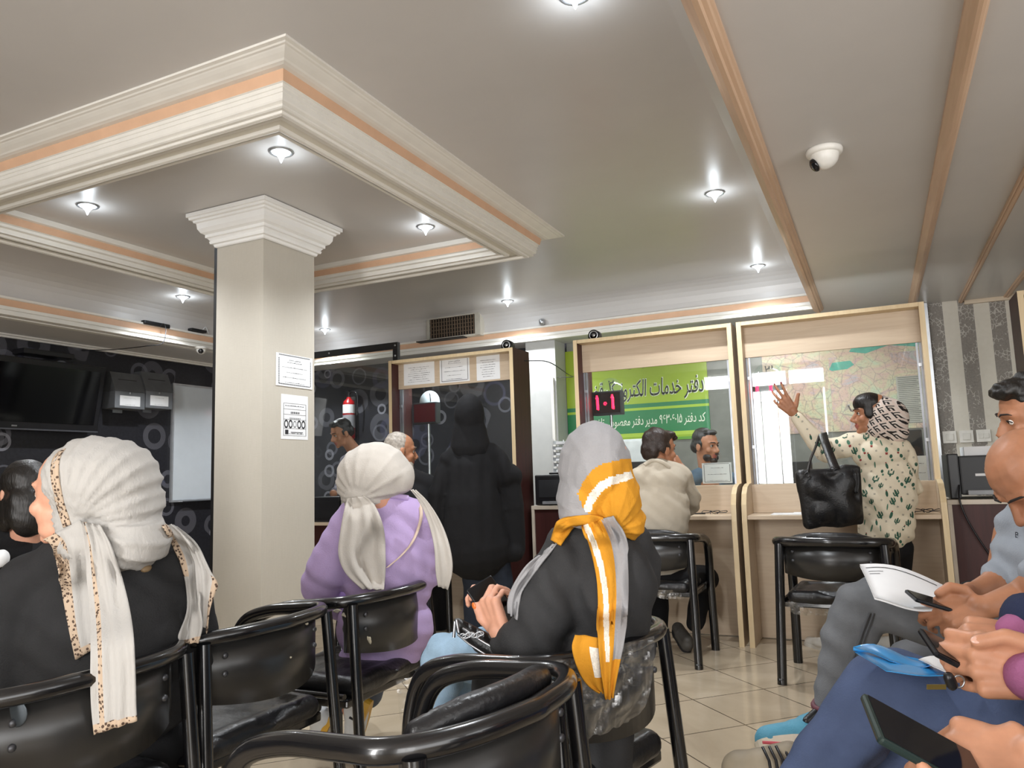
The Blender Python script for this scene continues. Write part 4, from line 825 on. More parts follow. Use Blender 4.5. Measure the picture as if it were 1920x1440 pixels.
# ---- torn foam and bracket plates on the row of chair backs
def bvh_obj(o):
    M4 = np.array(world_of(o)); v = np.array([q.co[:] for q in o.data.vertices]) @ M4[:3, :3].T + M4[:3, 3]; return BVHTree.FromPolygons([tuple(q) for q in v], [tuple(p.vertices) for p in o.data.polygons])
def board(ch): return [c_ for c_ in ch.children if c_.name.startswith('back_board')][0]
FOAM = mat('torn_foam', '#b9b19c', .9, var=.2)
for ch, pts in ((CH1, ((284, 1247, 7, 8), (278, 1252, 4, 4))), (CH2, ((569, 1164, 9, 8), (560, 1166, 5, 4), (545, 1232, 4, 3))), (CH3, ((632, 1146, 11, 5), (645, 1153, 6, 6), (692, 1200, 5, 13)))):
    bo = bvh_obj(board(ch))
    for (x, y, a, b) in pts:
        s_ = snap(bo, x, y, .001)
        if s_ is None: s_ = P(x, y, 2.45 if ch is CH3 else 1.65)
        dd = (s_-CO)@CF; pr = []
        for k in range(4): q = s_+CR*px(a, dd)*R_.uniform(-.7, .7)+CU*px(b, dd)*R_.uniform(-.7, .7); pr.append(E(q, (px(a, dd)*.42, px(b, dd)*.42, .003), np.stack([CR, CU, CF], 1)))
        v, f_ = blob(pr+[E(s_, (px(a, dd)*.4, px(b, dd)*.5, .003), np.stack([CR, CU, CF], 1))], .0022, 1); link_mesh('foam_scuff', v, f_, FOAM, ch)
bo = bvh_obj(board(CH1)); s_ = snap(bo, 30, 1338, .003)
if s_ is not None: vs, fs = raw([E(s_, (.022, .026, .003), np.stack([CR, CU, CF], 1))]); MB().add(vs, fs, 0, True).build('bracket_plate', mat('plate_blue_grey', '#4b5258', .4, .5), CH1)
# ================================================================== PEOPLE
def m_skin(name, hx):
    n = N(name); v = n.coord(); f = n.noise(v, 22, 5, .6); c_ = lin(hx); n.set(col=n.ramp(f, [(.3, tuple(x*.86 for x in c_[:3])+(1,)), (.7, tuple(min(1, x*1.1) for x in c_[:3])+(1,))]), rough=.48, spec=.4, sss=.08)
    n.b.inputs['Subsurface Radius'].default_value = (.02, .008, .005); n.bump(n.noise(v, 420, 3), .12, .001); MT[name] = n.m; return n.m
SK = m_skin('skin_olive', '#c08a6c'); SKD = m_skin('skin_tan', '#a97557'); SKL = m_skin('skin_light', '#d39c82'); LIP = mat('lips', '#a35a50', .4)
def cloth(name, hx, var=.1, rough=.85, bump=.35, bs=260, **k): return mat(name, hx, rough, 0, var, 14, bump, bs, .25, **k)
KNIT = cloth('black_knit', '#262627', .15); BLKC = cloth('black_cloth', '#151517', .12); ABAYA = cloth('charcoal_cloth', '#363637', .12)
JEAN = cloth('light_denim', '#93aec4', .2, bs=320); DKJEAN = cloth('dark_denim', '#252b36', .2); GJEAN = cloth('grey_denim', '#65676a', .18, bs=320); NAVY = cloth('navy_trouser', '#46526f', .14); NAVJ = cloth('navy_jacket', '#262d47', .12)
LAV = cloth('lavender_cotton', '#b9a3cf', .05); OFFW = cloth('offwhite_voile', '#c6c0b8', .04); CRINK = None
def m_crinkle(name, a, b):
    n = N(name); v = n.coord(scale=(1, 1, .25)); w = n.noise(v, 190, 3, .6); big = n.noise(n.coord(), 9, 4); n.set(col=n.mix(n.math('MULTIPLY', big, .35), lin(a), lin(b)), rough=.85, spec=.2); n.bump(w, .5, .003); MT[name] = n.m; return n.m
def m_spots(name, base, dot):
    n = N(name); v = n.coord(); o = n.n('ShaderNodeTexVoronoi'); o.inputs['Scale'].default_value = 130; n.l(v, o.inputs['Vector']); k = n.math('LESS_THAN', o.outputs['Distance'], .40); n.set(col=n.mix(k, lin(base), lin(dot)), rough=.85, spec=.2); MT[name] = n.m; return n.m
CRINK = m_crinkle('white_crinkle', '#b2afab', '#9f9b94'); SPOT = m_spots('spotted_border', '#b9a48e', '#54443a')
HAIRB = mat('hair_black', '#16120f', .45, var=.3, vscale=60, stretch=(1, 1, .15), bump=.6, bscale=140); HAIRG = mat('hair_grey', '#a29a90', .55, var=.3, vscale=60, bump=.5, bscale=160); HAIRD = mat('hair_dark_brown', '#2a1c15', .45, var=.3, vscale=60, bump=.6, bscale=140)
def person(label, x, y, d): 
    p = P(x, y, d); return thing('person', label, 'person', (p[0], p[1], 0))
FWL, FWR = -CR, CR
UPV = V3(0, 0, 1)
def hairblob(L, A, s, parts, m, parent, name='hair', amp=.004, vox=.0075, freq=70):
    pr = [E(L(*p), V3(*r)*s, A) for p, r in parts]; return surf(name, blob(pr, vox, 2, lambda v, n: amp*wob(v, freq, 3)+amp*.7*wob(v, freq*2.2, 5)), m, parent)
def shoe(name, heel, toe, h, w, m, sole, parent, up=UPV):
    """heel and toe on the ground line"""
    heel, toe = V3(heel), V3(toe); f = toe-heel; L_ = np.linalg.norm(f); f, u = f/L_, V3(up); u = u-f*(u@f); u /= np.linalg.norm(u); r = np.cross(f, u); q = lambda a, b, c_: heel+f*a*L_+r*b+u*c_
    pr = [C(q(.12, 0, h*.34), w*.38, q(.55, 0, h*.34), w*.46), C(q(.55, 0, h*.32), w*.46, q(.86, 0, h*.27), w*.40), C(q(.14, 0, h*.78), w*.34, q(.42, 0, h*.55), w*.36), E(q(.1, 0, h*.5), (w*.36,)*3)]
    o = surf(name, blob(pr, .007, 3), m, parent)
    m2 = MB(); poly = []
    for t in np.linspace(0, 2*math.pi, 28, endpoint=False): ca, sa = math.cos(t), math.sin(t); wd = w*.47*(1 if ca > 0 else .86); poly.append(q(.5+.52*np.sign(ca)*abs(ca)**.7, wd*np.sign(sa)*abs(sa)**.8, -.004))
    m2.prism(poly, u*h*.28); m2.build('sole', sole, o); return o
# ------------------------------------------------------------------ woman in the white crinkled scarf, front left
d = 1.80
pa = person('woman in black knit with a white crinkled scarf edged in spotted beige, seated front left', 190, 1200, d)
hp, L, A = head(P(139, 926, d), FWL*.955+V3(CF[0], CF[1], 0)*.30-UPV*.05, UPV, 1., P(172, 1045, 1.82), ears=False)
core = chain((172, 1045, 1.82, 40), (190, 1150, 1.88, 50), (190, 1330, 1.9, 60))+chain((70, 1100, 1.86, 22), (325, 1080, 1.9, 22))+chain((70, 1100, 1.86, 22), (5, 1300, 1.82, 22))+chain((325, 1080, 1.9, 22), (368, 1230, 1.96, 22))
surf('body', blob(hp+thin(core, .9), .006, 3), [SKL, LIP], pa, lips_pred(L)); face_bits(pa, L, A, 1., '#6b4a38')
top = [e(195, 1190, 1.87, 165, 175, .135), e(190, 1300, 1.88, 165, 120, .14)]+chain((70, 1085, 1.85, 55), (140, 1045, 1.84, 50), (260, 1035, 1.86, 50), (325, 1065, 1.88, 52))+chain((52, 1105, 1.84, 62), (10, 1230, 1.83, 60), (-15, 1330, 1.8, 52))+chain((332, 1085, 1.90, 52), (362, 1170, 1.94, 46), (378, 1250, 1.96, 40))
tv = blob(top, .012, 6, plus(folds(.006, 90, CU*.9+CR*.4, 2, 3, 6), lambda v, n: .005*wob(v, 24, 1))); surf('knit_top', tv, KNIT, pa)
surf('skirt', blob([e(190, 1400, 1.92, 170, 90, .17)]+chain((120, 1420, 1.95, 70), (20, 1440, 2.3, 60))+chain((260, 1420, 1.97, 70), (170, 1440, 2.3, 60)), .014, 5), BLKC, pa)
sc = [e(198, 905, d, 99, 86, .12), e(177, 890, d, 84, 73, .12), e(240, 945, d, 63, 66, .10), e(174, 965, d, 63, 55, .098), e(252, 1016, 1.77, 64, 52, .095), e(196, 1010, 1.78, 82, 46, .10), e(235, 1040, 1.765, 62, 26, .085)]
nrm_d = CR*.85+CU*.52
sv = blob(sc, .0075, 6, plus(rfolds(P(135, 985, 1.7), 15, .014, 1, .32, .8), folds(.004, 120, CU, 11, 2.2, 7), lambda v, n: .0015*wob(v, 70, 4))); scarf = surf('scarf', sv, CRINK, pa); bv = bvh_of(sv, tv)
strip('scarf_border', [(110, 846, 123, 840, d), (98, 860, 113, 856, d), (94, 886, 110, 884, d), (98, 916, 113, 913, d), (104, 945, 119, 941, d), (112, 970, 126, 964, d), (118, 990, 132, 984, d)], SPOT, pa, bvh_of(sv), 6, .0, 1, .003, .003)
TL = lambda u, v: 1 if (u < .34 or v > .93) else 0
strip('scarf_tail', [(80, 1012, 150, 975, 1.70), (98, 1024, 175, 1008, 1.70), (110, 1075, 176, 1060, 1.70), (121, 1140, 176, 1120, 1.70), (132, 1195, 176, 1180, 1.70), (142, 1238, 178, 1215, 1.70)], [CRINK, SPOT], pa, bv, 16, .004, 2, .004, .010, TL)
strip('scarf_tail', [(150, 978, 188, 985, 1.68), (158, 1020, 205, 1015, 1.67), (162, 1080, 226, 1070, 1.66), (168, 1150, 243, 1140, 1.62), (170, 1215, 251, 1195, 1.53), (170, 1275, 254, 1262, 1.515), (172, 1330, 255, 1322, 1.51), (176, 1378, 257, 1352, 1.51)], [CRINK, SPOT], pa, bv, 22, .005, 3, .004, .022, lambda u, v: 1 if (v > .955 or .16 < u < .30) else 0)
strip('scarf_tail', [(303, 985, 322, 984, 1.80), (322, 1018, 352, 1012, 1.80), (340, 1055, 368, 1050, 1.80), (350, 1100, 370, 1098, 1.80), (352, 1150, 376, 1140, 1.79), (336, 1192, 380, 1172, 1.78), (345, 1206, 372, 1206, 1.77)], [CRINK, SPOT], pa, bv, 12, .004, 2, .004, .012, lambda u, v: 1 if (v > .92 or (u < .4 and v < .45)) else 0)
strip('scarf_tail', [(318, 985, 332, 990, 1.83), (345, 1008, 372, 1024, 1.83), (362, 1045, 396, 1072, 1.83), (366, 1062, 409, 1095, 1.83), (368, 1085, 404, 1112, 1.82), (372, 1120, 394, 1145, 1.81), (376, 1160, 388, 1188, 1.80)], [CRINK, SPOT], pa, None, 12, .006, 2, .004, .012, lambda u, v: 1 if (u > .7 and v > .4) else 0)
surf('hair', blob([e(274, 1066, 1.76, 9, 7, .02)], .005, 2), mat('hair_light_brown', '#8a7355', .5), pa)
# ------------------------------------------------------------------ person in black beyond her, at the picture edge
d = 3.0
pb = person('person in black with dark hair, mostly hidden at the left picture edge', 40, 1050, d)
hp, L, A = head(P(44, 925, d), FWL*.8+V3(CF[0], CF[1], 0)*.6-UPV*.15, UPV, 1., P(50, 1000, d)); surf('body', blob(hp+chain((50, 1000, d, 26), (45, 1120, d, 28), (45, 1200, d, 28))+chain((-10, 1020, d, 18), (90, 1015, d+.1, 18)), .009, 3), SKL, pb)
hairblob(L, A, 1., [((0, -.02, .045), (.088, .10, .085)), ((0, -.06, -.06), (.085, .07, .12)), ((.055, .01, -.03), (.04, .08, .09)), ((-.055, .02, -.05), (.035, .075, .10))], HAIRB, pb)
surf('coat', blob([e(42, 1090, d, 60, 90, .16)]+chain((-10, 1010, d, 24), (45, 985, d, 24), (88, 1020, d+.08, 22))+chain((88, 1020, d+.08, 22), (98, 1150, d+.1, 20))+chain((-12, 1010, d, 24), (-30, 1150, d, 20)), .014, 5, folds(.006, 40, (0, .3, 1), 2)), BLKC, pb)
surf('trousers', blob(chain((30, 1175, d, 50), (-120, 1190, d+.1, 40), (-110, 1330, d+.1, 30), (-110, 1425, d+.1, 24))+chain((60, 1180, d+.1, 50), (-90, 1195, d+.2, 40), (-85, 1420, d+.2, 24)), .016, 3), BLKC, pb)
tag(surf('white_bag', blob([e(3, 1047, 2.8, 13, 17, .03), e(-8, 1052, 2.8, 14, 15, .03)], .006, 3), PAPER), 'small white bag held up at the left picture edge', 'bag')
# ------------------------------------------------------------------ woman in lavender
d = 2.78
pc = person('woman in a lavender shirt and plain white scarf seen from behind, seated before the column', 725, 1150, d)
hp, L, A = head(P(705, 901, d), -V3(1, 0, 0)*.75+V3(0, 1, 0)*.65, UPV, 1., P(722, 945, d), ears=False); core = chain((722, 945, d, 26), (725, 1050, d, 45), (725, 1190, d, 48))+chain((655, 985, d, 18), (795, 980, d, 18))+chain((655, 985, d, 18), (612, 1080, d-.02, 16), (600, 1120, d+.1, 14), (640, 1150, d+.25, 13))+chain((725, 1190, d, 40), (640, 1235, d+.38, 36), (650, 1320, d+.2, 22), (668, 1375, d-.02, 18))
surf('body', blob(hp+thin(core), .008, 3), SKL, pc)
sh = [e(728, 1065, d, 88, 125, .115), e(722, 1175, d, 93, 74, .135)]+chain((668, 968, d, 36), (725, 950, d, 34), (785, 972, d, 32))+chain((655, 985, d, 38), (617, 1065, d-.03, 42), (602, 1095, d, 38))+chain((602, 1098, d, 34), (640, 1135, d+.16, 28))+chain((798, 985, d, 26), (806, 1080, d+.03, 22))+[e(716, 1225, d-.01, 80, 26, .12)]
cv_ = blob(sh, .011, 5, plus(folds(.003, 110, (.5, .2, .8), 21, 4, 5), lambda v, n: .003*wob(v, 20, 6))); surf('shirt', cv_, LAV, pc)
m = MB().tube(spline([snap(bvh_of(cv_), x, y, .006, d-.1) for x, y in ((690, 940), (712, 931), (738, 930), (765, 934))], 6), .011, 8); m.build('collar', LAV, pc)
scw = [e(702, 888, d, 70, 60, .125), e(688, 915, d, 52, 50, .11), e(748, 895, d, 30, 34, .08), e(664, 905, d, 33, 42, .08)]+chain((660, 915, d, 28), (668, 938, d-.04, 20))
sv = blob(scw, .008, 5, plus(rfolds(P(668, 938, d-.1), 9, .009, 2, .3, 1.), lambda v, n: .003*wob(v, 40, 2))); surf('scarf', sv, OFFW, pc); bv = bvh_of(sv, cv_)
strip('scarf_tail', [(650, 935, 684, 930, d-.16), (646, 955, 703, 946, d-.16), (638, 1000, 720, 990, d-.17), (634, 1040, 723, 1040, d-.18), (648, 1075, 723, 1075, d-.19), (680, 1104, 720, 1107, d-.2)], OFFW, pc, bv, 18, .008, 3, .004, .018)
strip('scarf_tail', [(770, 918, 780, 920, d-.1), (790, 945, 806, 945, d-.1), (806, 985, 830, 985, d-.1), (815, 1030, 845, 1030, d-.12), (817, 1070, 849, 1070, d-.13), (822, 1100, 840, 1106, d-.13)], OFFW, pc, None, 12, .006, 2, .004, .012)
m = MB(); ps = [snap(bvh_of(cv_), x, y, .008, d-.12) for x, y in ((786, 938), (790, 965), (784, 992), (772, 1018), (752, 1042), (726, 1064))]; w_ = CR*.012+CU*.004
pp = spline(ps, 5); vs = [q-w_*.5 for q in pp]+[q+w_*.5 for q in pp]; n_ = len(pp)
STRAP = mat('strap_beige', '#d9c3b0', .6); tag(link_mesh('shoulder_strap', np.array(vs+[q-CF*.004 for q in vs]), [(i, i+1, n_+i+1, n_+i) for i in range(n_-1)]+[(2*n_+i, 3*n_+i, 3*n_+i+1, 2*n_+i+1) for i in range(n_-1)]+[(i, 2*n_+i, 2*n_+i+1, i+1) for i in range(n_-1)]+[(n_+i, n_+i+1, 3*n_+i+1, 3*n_+i) for i in range(n_-1)], STRAP), 'beige bag strap lying diagonally across the back of the lavender shirt', 'strap')
surf('trousers', blob(chain((725, 1215, d+.02, 56), (650, 1235, d+.36, 48), (628, 1260, d+.40, 40), (648, 1312, d+.2, 26))+chain((770, 1215, d+.05, 50), (700, 1230, d+.45, 44), (690, 1300, d+.42, 28)), .012, 4), cloth('slate_cotton', '#59606c', .1), pc)
SNK = mat('sneaker_white', '#d9dcdf', .5); YEL = mat('sole_yellow', '#d7a63c', .5)
s1 = shoe('shoe', P(694, 1318, d-.14), P(668, 1404, d-.02), .085, .088, SNK, YEL, pc, -CR*.9+CF*.3+CU*.1); MB().tube([P(655, 1345, d-.21), P(664, 1350, d-.212), P(668, 1370, d-.21)], .004, 6).build('logo_stroke', INK, s1)
shoe('shoe', P(625, 1345, d+.0), P(602, 1400, d+.12), .08, .088, SNK, YEL, pc, -CR*.9+CF*.3+CU*.1)
# ------------------------------------------------------------------ woman in grey and mustard scarf
d = 1.76
pd_ = person('woman in a charcoal abaya with grey and mustard scarf, reading her phone, seated centre', 1130, 1200, d)
FD = FWL*.55+V3(CF[0], CF[1], 0)*.8-UPV*.42
hp, L, A = head(P(1122, 902, d), FD, UPV*.9+FWL*.3, 1., P(1120, 1000, d), ears=False)
wr, wr2 = P(944, 1195, 1.74), P(960, 1165, 1.90)
core = chain((1120, 1000, d, 42), (1135, 1100, d, 60), (1135, 1260, d, 70))+chain((1050, 1040, d, 34), (1200, 1045, d+.08, 34))+chain((1050, 1040, d, 32), (1010, 1190, d-.02, 28), (944, 1195, 1.74, 22))+chain((1200, 1045, d+.08, 30), (1060, 1190, d+.16, 26), (960, 1165, 1.90, 20))+chain((1075, 1255, d+.06, 46), (930, 1233, 1.88, 38), (842, 1234, 2.0, 34), (832, 1360, 2.03, 28))
h1, HL1, tp1 = hand(wr, -CR*.40+CU*.75+CF*.35, -CR*.78-CF*.55+CU*.1, -1, ((50, 60, 30), (55, 62, 30), (58, 62, 30), (62, 60, 30)), ((.028, .034, .0), (.036, .066, .010), (.03, .096, .012)), .98)
h2, HL2, tp2 = hand(wr2, -CR*.55+CU*.70+CF*.1, CR*.2+CF*.9+CU*.2, 1, ((40, 55, 30),)*4, ((.03, .036, -.012), (.04, .066, -.02), (.045, .092, -.024)), .96)
surf('body', blob(hp+thin(core, .72)+h1+h2, .0045, 3), SKL, pd_); nails(pd_, tp1[4:], -CR*.7-CF*.5+CU*.4, '#e07a3a', 1.2); 
ab = [e(1140, 1100, d, 88, 120, .135), e(1130, 1215, d+.02, 95, 70, .15)]+chain((1050, 1030, d, 36), (1110, 1000, d, 44), (1180, 1020, d+.03, 46), (1205, 1060, d+.06, 40))+chain((1060, 1045, d-.02, 46), (1030, 1120, d-.05, 60), (1005, 1190, d-.06, 56))+chain((1010, 1205, d-.06, 46), (965, 1205, d-.05, 32), (945, 1203, 1.74, 27))+chain((1200, 1080, d+.06, 36), (1080, 1190, d+.15, 40), (985, 1180, 1.88, 28))
av = blob(ab, .011, 5, plus(folds(.011, 95, CR*.85+CU*.5, 41, 3, 5), lambda v, n: .006*wob(v, 24, 8))); surf('abaya', av, ABAYA, pd_)
surf('abaya_skirt', blob([e(1110, 1280, d+.02, 92, 60, .15)]+chain((1140, 1290, d+.0, 60), (1135, 1380, d-.06, 56), (1130, 1470, d-.08, 58))+chain((1040, 1262, d+.02, 40), (920, 1262, 1.86, 38), (905, 1320, 1.9, 26)), .012, 5, folds(.008, 45, CR, 44)), ABAYA, pd_)
surf('jeans', blob(chain((1060, 1260, d+.1, 52), (930, 1232, 1.88, 50), (838, 1232, 2.0, 46), (822, 1290, 2.02, 42), (828, 1400, 2.04, 36), (835, 1480, 2.05, 32))+chain((900, 1225, 2.08, 46), (850, 1232, 2.16, 44), (850, 1420, 2.18, 34)), .011, 4, plus(folds(.006, 100, CU*.8+CR*.5, 47, 3, 7), lambda v, n: .003*wob(v, 32, 9))), JEAN, pd_)
gs = [e(1115, 880, d, 70, 92, .125), e(1092, 930, d-.01, 50, 62, .098), e(1150, 935, d-.02, 52, 70, .10), e(1172, 975, d-.02, 37, 36, .08), e(1088, 960, d-.02, 42, 30, .09)]
sv = blob(gs, .0042, 8, plus(folds(.006, 105, CR*.92-CU*.3, 51, 1.6, 6), rfolds(P(1150, 1000, 1.65), 9, .008, 4, .25), lambda v, n: .0015*wob(v, 60, 3)))
GREY = cloth('scarf_grey', '#9b9a9c', .05); MUST = cloth('scarf_mustard', '#d0912a', .1); GLIT = mat('scarf_glitter', '#e9e4d8', .5, var=.18, vscale=260)
def inpoly(p, poly):
    x, y = p[:, 0], p[:, 1]; r = np.zeros(len(p), bool); n = len(poly)
    for i in range(n):
        (x0, y0), (x1, y1) = poly[i], poly[(i+1) % n]; r ^= ((y0 > y) != (y1 > y)) & (x < (x1-x0)*(y-y0)/(y1-y0+1e-9)+x0)
    return r
MP = [(1083, 925), (1092, 905), (1108, 882), (1130, 870), (1160, 862), (1178, 860), (1190, 858), (1260, 880), (1260, 1100), (1170, 1010), (1140, 985), (1103, 962), (1092, 950)]
GP = [(1094, 950), (1106, 925), (1122, 905), (1140, 896), (1183, 883), (1188, 897), (1143, 911), (1128, 922), (1112, 945), (1108, 962), (1096, 958)]
def scarf_pred(cn):
    q = proj(cn); k = inpoly(q, MP).astype(int); k[inpoly(q, GP) & (q[:, 2] < d)] = 2; return k
surf('scarf', sv, [GREY, MUST, GLIT], pd_, scarf_pred); bv = bvh_of(sv, av)
strip('scarf_collar', [(1032, 1012, 1052, 1020, d-.08), (1042, 985, 1075, 990, d-.1), (1070, 970, 1100, 985, d-.12), (1105, 965, 1125, 990, d-.13), (1130, 972, 1140, 1005, d-.13)], MUST, pd_, bv, 8, .002, 1, .006, .012)
strip('scarf_tail', [(1092, 985, 1150, 968, d-.14), (1105, 1025, 1172, 1010, d-.15), (1117, 1075, 1178, 1060, d-.155), (1122, 1125, 1179, 1115, d-.17), (1120, 1170, 1176, 1160, d-.22), (1122, 1215, 1170, 1205, d-.27), (1128, 1265, 1160, 1255, d-.27), (1137, 1312, 1150, 1308, d-.27)], [MUST, GLIT, GREY], pd_, bv, 44, .005, 2, .004, .014, lambda u, v: (2 if u > .60-.25*max(0, v-.75)*0 else (1 if abs(u-(.10+.34*v)) < .085 and v < .80 else 0)) if v < .80 else 0)
strip('scarf_tail', [(1078, 1190, 1122, 1195, d-.24), (1072, 1215, 1124, 1220, d-.25), (1084, 1255, 1128, 1255, d-.25), (1100, 1282, 1130, 1290, d-.25), (1125, 1298, 1132, 1300, d-.25)], [MUST, GLIT], pd_, None, 12, .005, 1, .004, .01, lambda u, v: 1 if (.62 < u < 1 and .2 < v < .62) else 0)
strip('scarf_tail', [(1024, 1035, 1046, 1015, d-.07), (990, 1060, 1012, 1058, d-.09), (966, 1095, 985, 1095, d-.09), (953, 1125, 972, 1128, d-.09), (954, 1150, 968, 1162, d-.09)], GREY, pd_, bv, 10, .004, 2, .004, .010)
# her phone and bag
def phone(label, ctr, along, across, L_=.152, W_=.072, T=.009, scr='#0b0c0f', body='#202226', nm='mobile_phone'):
    a = V3(along)/np.linalg.norm(along); b = V3(across)-a*(V3(across)@a); b /= np.linalg.norm(b); n_ = np.cross(b, a); c0 = V3(ctr); t = thing(nm, label, 'phone', c0, group='mobile phones in hand')
    M4 = Matrix(((b[0], a[0], n_[0], c0[0]), (b[1], a[1], n_[1], c0[1]), (b[2], a[2], n_[2], c0[2]), (0, 0, 0, 1)))
    MB().box((-W_/2, -L_/2, -T/2), (W_/2, L_/2, T/2), bev=.004, mtx=M4).build('case', mat('phone_'+body, body, .25, .3), t); MB().box((-W_/2+.003, -L_/2+.004, T/2+.0003), (W_/2-.003, L_/2-.004, T/2+.0008), mtx=M4).build('screen', mat('phone_screen_'+scr, scr, .06), t); return t
phone('black phone held by the woman in the grey and mustard scarf', P(930, 1140, 1.79), -CR*.55+CU*.62+CF*.5, CR*.72+CU*.45+CF*.4)
bt = thing('handbag', 'black leather handbag with silver zips on the light jeans lap', 'handbag', P(895, 1195, 1.84))
LEA = mat('black_leather', '#18181a', .4, bump=.5, bscale=120)
surf('bag_body', blob(chain((858, 1168, 1.84, 9), (905, 1205, 1.82, 22), (935, 1222, 1.8, 18))+chain((868, 1182, 1.86, 14), (930, 1215, 1.84, 20)), .007, 3, folds(.003, 90, CR*.6+CU*.8, 3)), LEA, bt)
MB().tube([P(858, 1190, 1.80), P(880, 1208, 1.775), P(915, 1230, 1.755)], .0022, 6).build('zip', STEEL, bt); MB().tube([P(868, 1178, 1.80), P(900, 1200, 1.765), P(934, 1220, 1.75)], .0022, 6).build('zip', STEEL, bt)
m = MB()
for k in range(9): a = P(868+4.2*k, 1192+2.1*math.sin(k*1.4)-1.4*k*.2, 1.765); m.tube([a+CR*.007*math.cos(q)+CU*.005*math.sin(q) for q in np.linspace(0, 6.28, 9)], .0014, 5)
m.tube([P(853, 1165, 1.80), P(851, 1195, 1.795)], .004, 8).tube([P(856, 1162, 1.80), P(860, 1186, 1.795)], .003, 8); m.build('chain', STEEL, bt)
# clear plastic bagged round her chair's back
def crumple(name, poly_rows, label, parent=None, seed=0, amp=.016, nu=44, sub=12):
    rr = spline([V3(*q) for q in poly_rows], sub); n_ = len(rr); pts = []; 
    for i, q in enumerate(rr):
        for j in range(nu):
            t = j/(nu-1); pts.append(P(q[0]+(q[2]-q[0])*t, q[1]+(q[3]-q[1])*t, q[4]+(q[5]-q[4])*t))
    v = np.array(pts); w1 = np.abs(wob(v, 60, seed, 6))+.6*np.abs(wob(v, 150, seed+3, 6)); v = v-CF[None]*(amp*w1)[:, None]
    edge = 1-np.abs(np.linspace(-1, 1, n_)).repeat(nu); ragged = .009*wob(v, 190, seed+7, 4); v[-nu:] += CU[None]*ragged[-nu:, None]
    f = [(i*nu+j, i*nu+j+1, (i+1)*nu+j+1, (i+1)*nu+j) for i in range(n_-1) for j in range(nu-1)]; return link_mesh(name, v, f, PLAST, parent, None, False)
crumple('plastic_wrap', [(1040, 1236, 1226, 1192, 1.53, 1.66), (1036, 1270, 1226, 1228, 1.52, 1.66), (1040, 1318, 1222, 1275, 1.52, 1.66), (1052, 1362, 1206, 1325, 1.52, 1.65), (1078, 1396, 1178, 1350, 1.52, 1.64)], '', CH4, 4)
crumple('plastic_wrap', [(1466, 1128, 1640, 1128, 3.86, 3.86), (1474, 1140, 1640, 1140, 3.85, 3.85), (1490, 1152, 1630, 1154, 3.85, 3.85)], '', CH7, 6, .02)
crumple('plastic_wrap', [(1545, 1140, 1612, 1140, 3.92, 3.92), (1552, 1158, 1600, 1156, 3.92, 3.92), (1566, 1172, 1575, 1174, 3.92, 3.92)], '', CH7, 9, .01, 12)
crumple('plastic_wrap', [(1215, 1106, 1300, 1104, 4.28, 4.28), (1220, 1114, 1300, 1113, 4.28, 4.28), (1240, 1122, 1290, 1120, 4.28, 4.28)], '', CH6, 8, .02)
crumple('torn_lining', [(742, 1275, 778, 1268, 2.45, 2.45), (746, 1305, 770, 1296, 2.45, 2.45), (748, 1330, 756, 1328, 2.45, 2.45), (750, 1350, 753, 1350, 2.45, 2.45)], '', CH3, 12, .008, 8)
# ------------------------------------------------------------------ woman in the long black cloak at the first counter
d = 4.95
pe = person('woman in a long black cloak standing at the first counter, seen from behind', 890, 1100, d)
hp, L, A = head(P(880, 790, d), CF, UPV, .98, P(882, 835, d), ears=False); core = chain((882, 835, d, 14), (886, 920, d, 30), (890, 1030, d, 34))+chain((850, 860, d, 12), (915, 858, d, 12))+chain((850, 860, d, 12), (830, 940, d-.03, 10), (850, 925, d+.2, 9))+chain((918, 858, d, 12), (955, 895, d, 10), (930, 900, d+.22, 9))+chain((885, 1030, d, 26), (892, 1110, d, 18), (890, 1180, d, 12))+chain((905, 1030, d, 26), (940, 1110, d+.02, 18), (942, 1178, d+.02, 12))
surf('body', blob(hp+thin(core), .009, 3), SKL, pe)
surf('head_cover', blob(chain((880, 805, d, 31), (882, 836, d, 38))+[e(880, 779, d, 29, 42, .115), e(881, 812, d, 33, 30, .10)]+chain((868, 838, d, 22), (892, 836, d, 22)), .011, 4), BLKC, pe)
cl = [e(884, 900, d, 58, 66, .14)]+chain((884, 880, d, 46), (886, 940, d, 58), (889, 1000, d, 64), (892, 1022, d, 66))+chain((848, 862, d, 24), (884, 840, d, 24), (925, 856, d, 22), (950, 890, d, 22))+chain((846, 868, d, 22), (824, 925, d-.02, 22), (818, 965, d-.02, 18))+chain((950, 890, d, 22), (964, 893, d+.02, 17), (950, 902, d+.10, 15))+chain((952, 885, d+.03, 20), (962, 950, d+.03, 22), (966, 1028, d+.03, 20))+chain((826, 930, d, 16), (836, 1028, d, 18))+chain((838, 1030, d, 18), (962, 1034, d, 20))
surf('cloak', blob(cl, .013, 5, plus(folds(.012, 70, CR, 61, 1.6, 4), lambda v, n: .004*wob(v, 20, 3))), BLKC, pe)
surf('jeans', blob(chain((884, 1020, d, 28), (891, 1090, d, 24), (889, 1176, d, 20))+chain((925, 1020, d+.02, 28), (941, 1090, d+.02, 22), (943, 1174, d+.02, 19)), .012, 4, lambda v, n: .003*wob(v, 40, 2)), DKJEAN, pe)
for x in (889, 943):
    g = P(x, 1183, d); g[2] = .004; shoe('shoe', g-CF*[1, 1, 0]*.06, g+CF*[1, 1, 0]*.2, .07, .085, BLACK, DARK, pe)
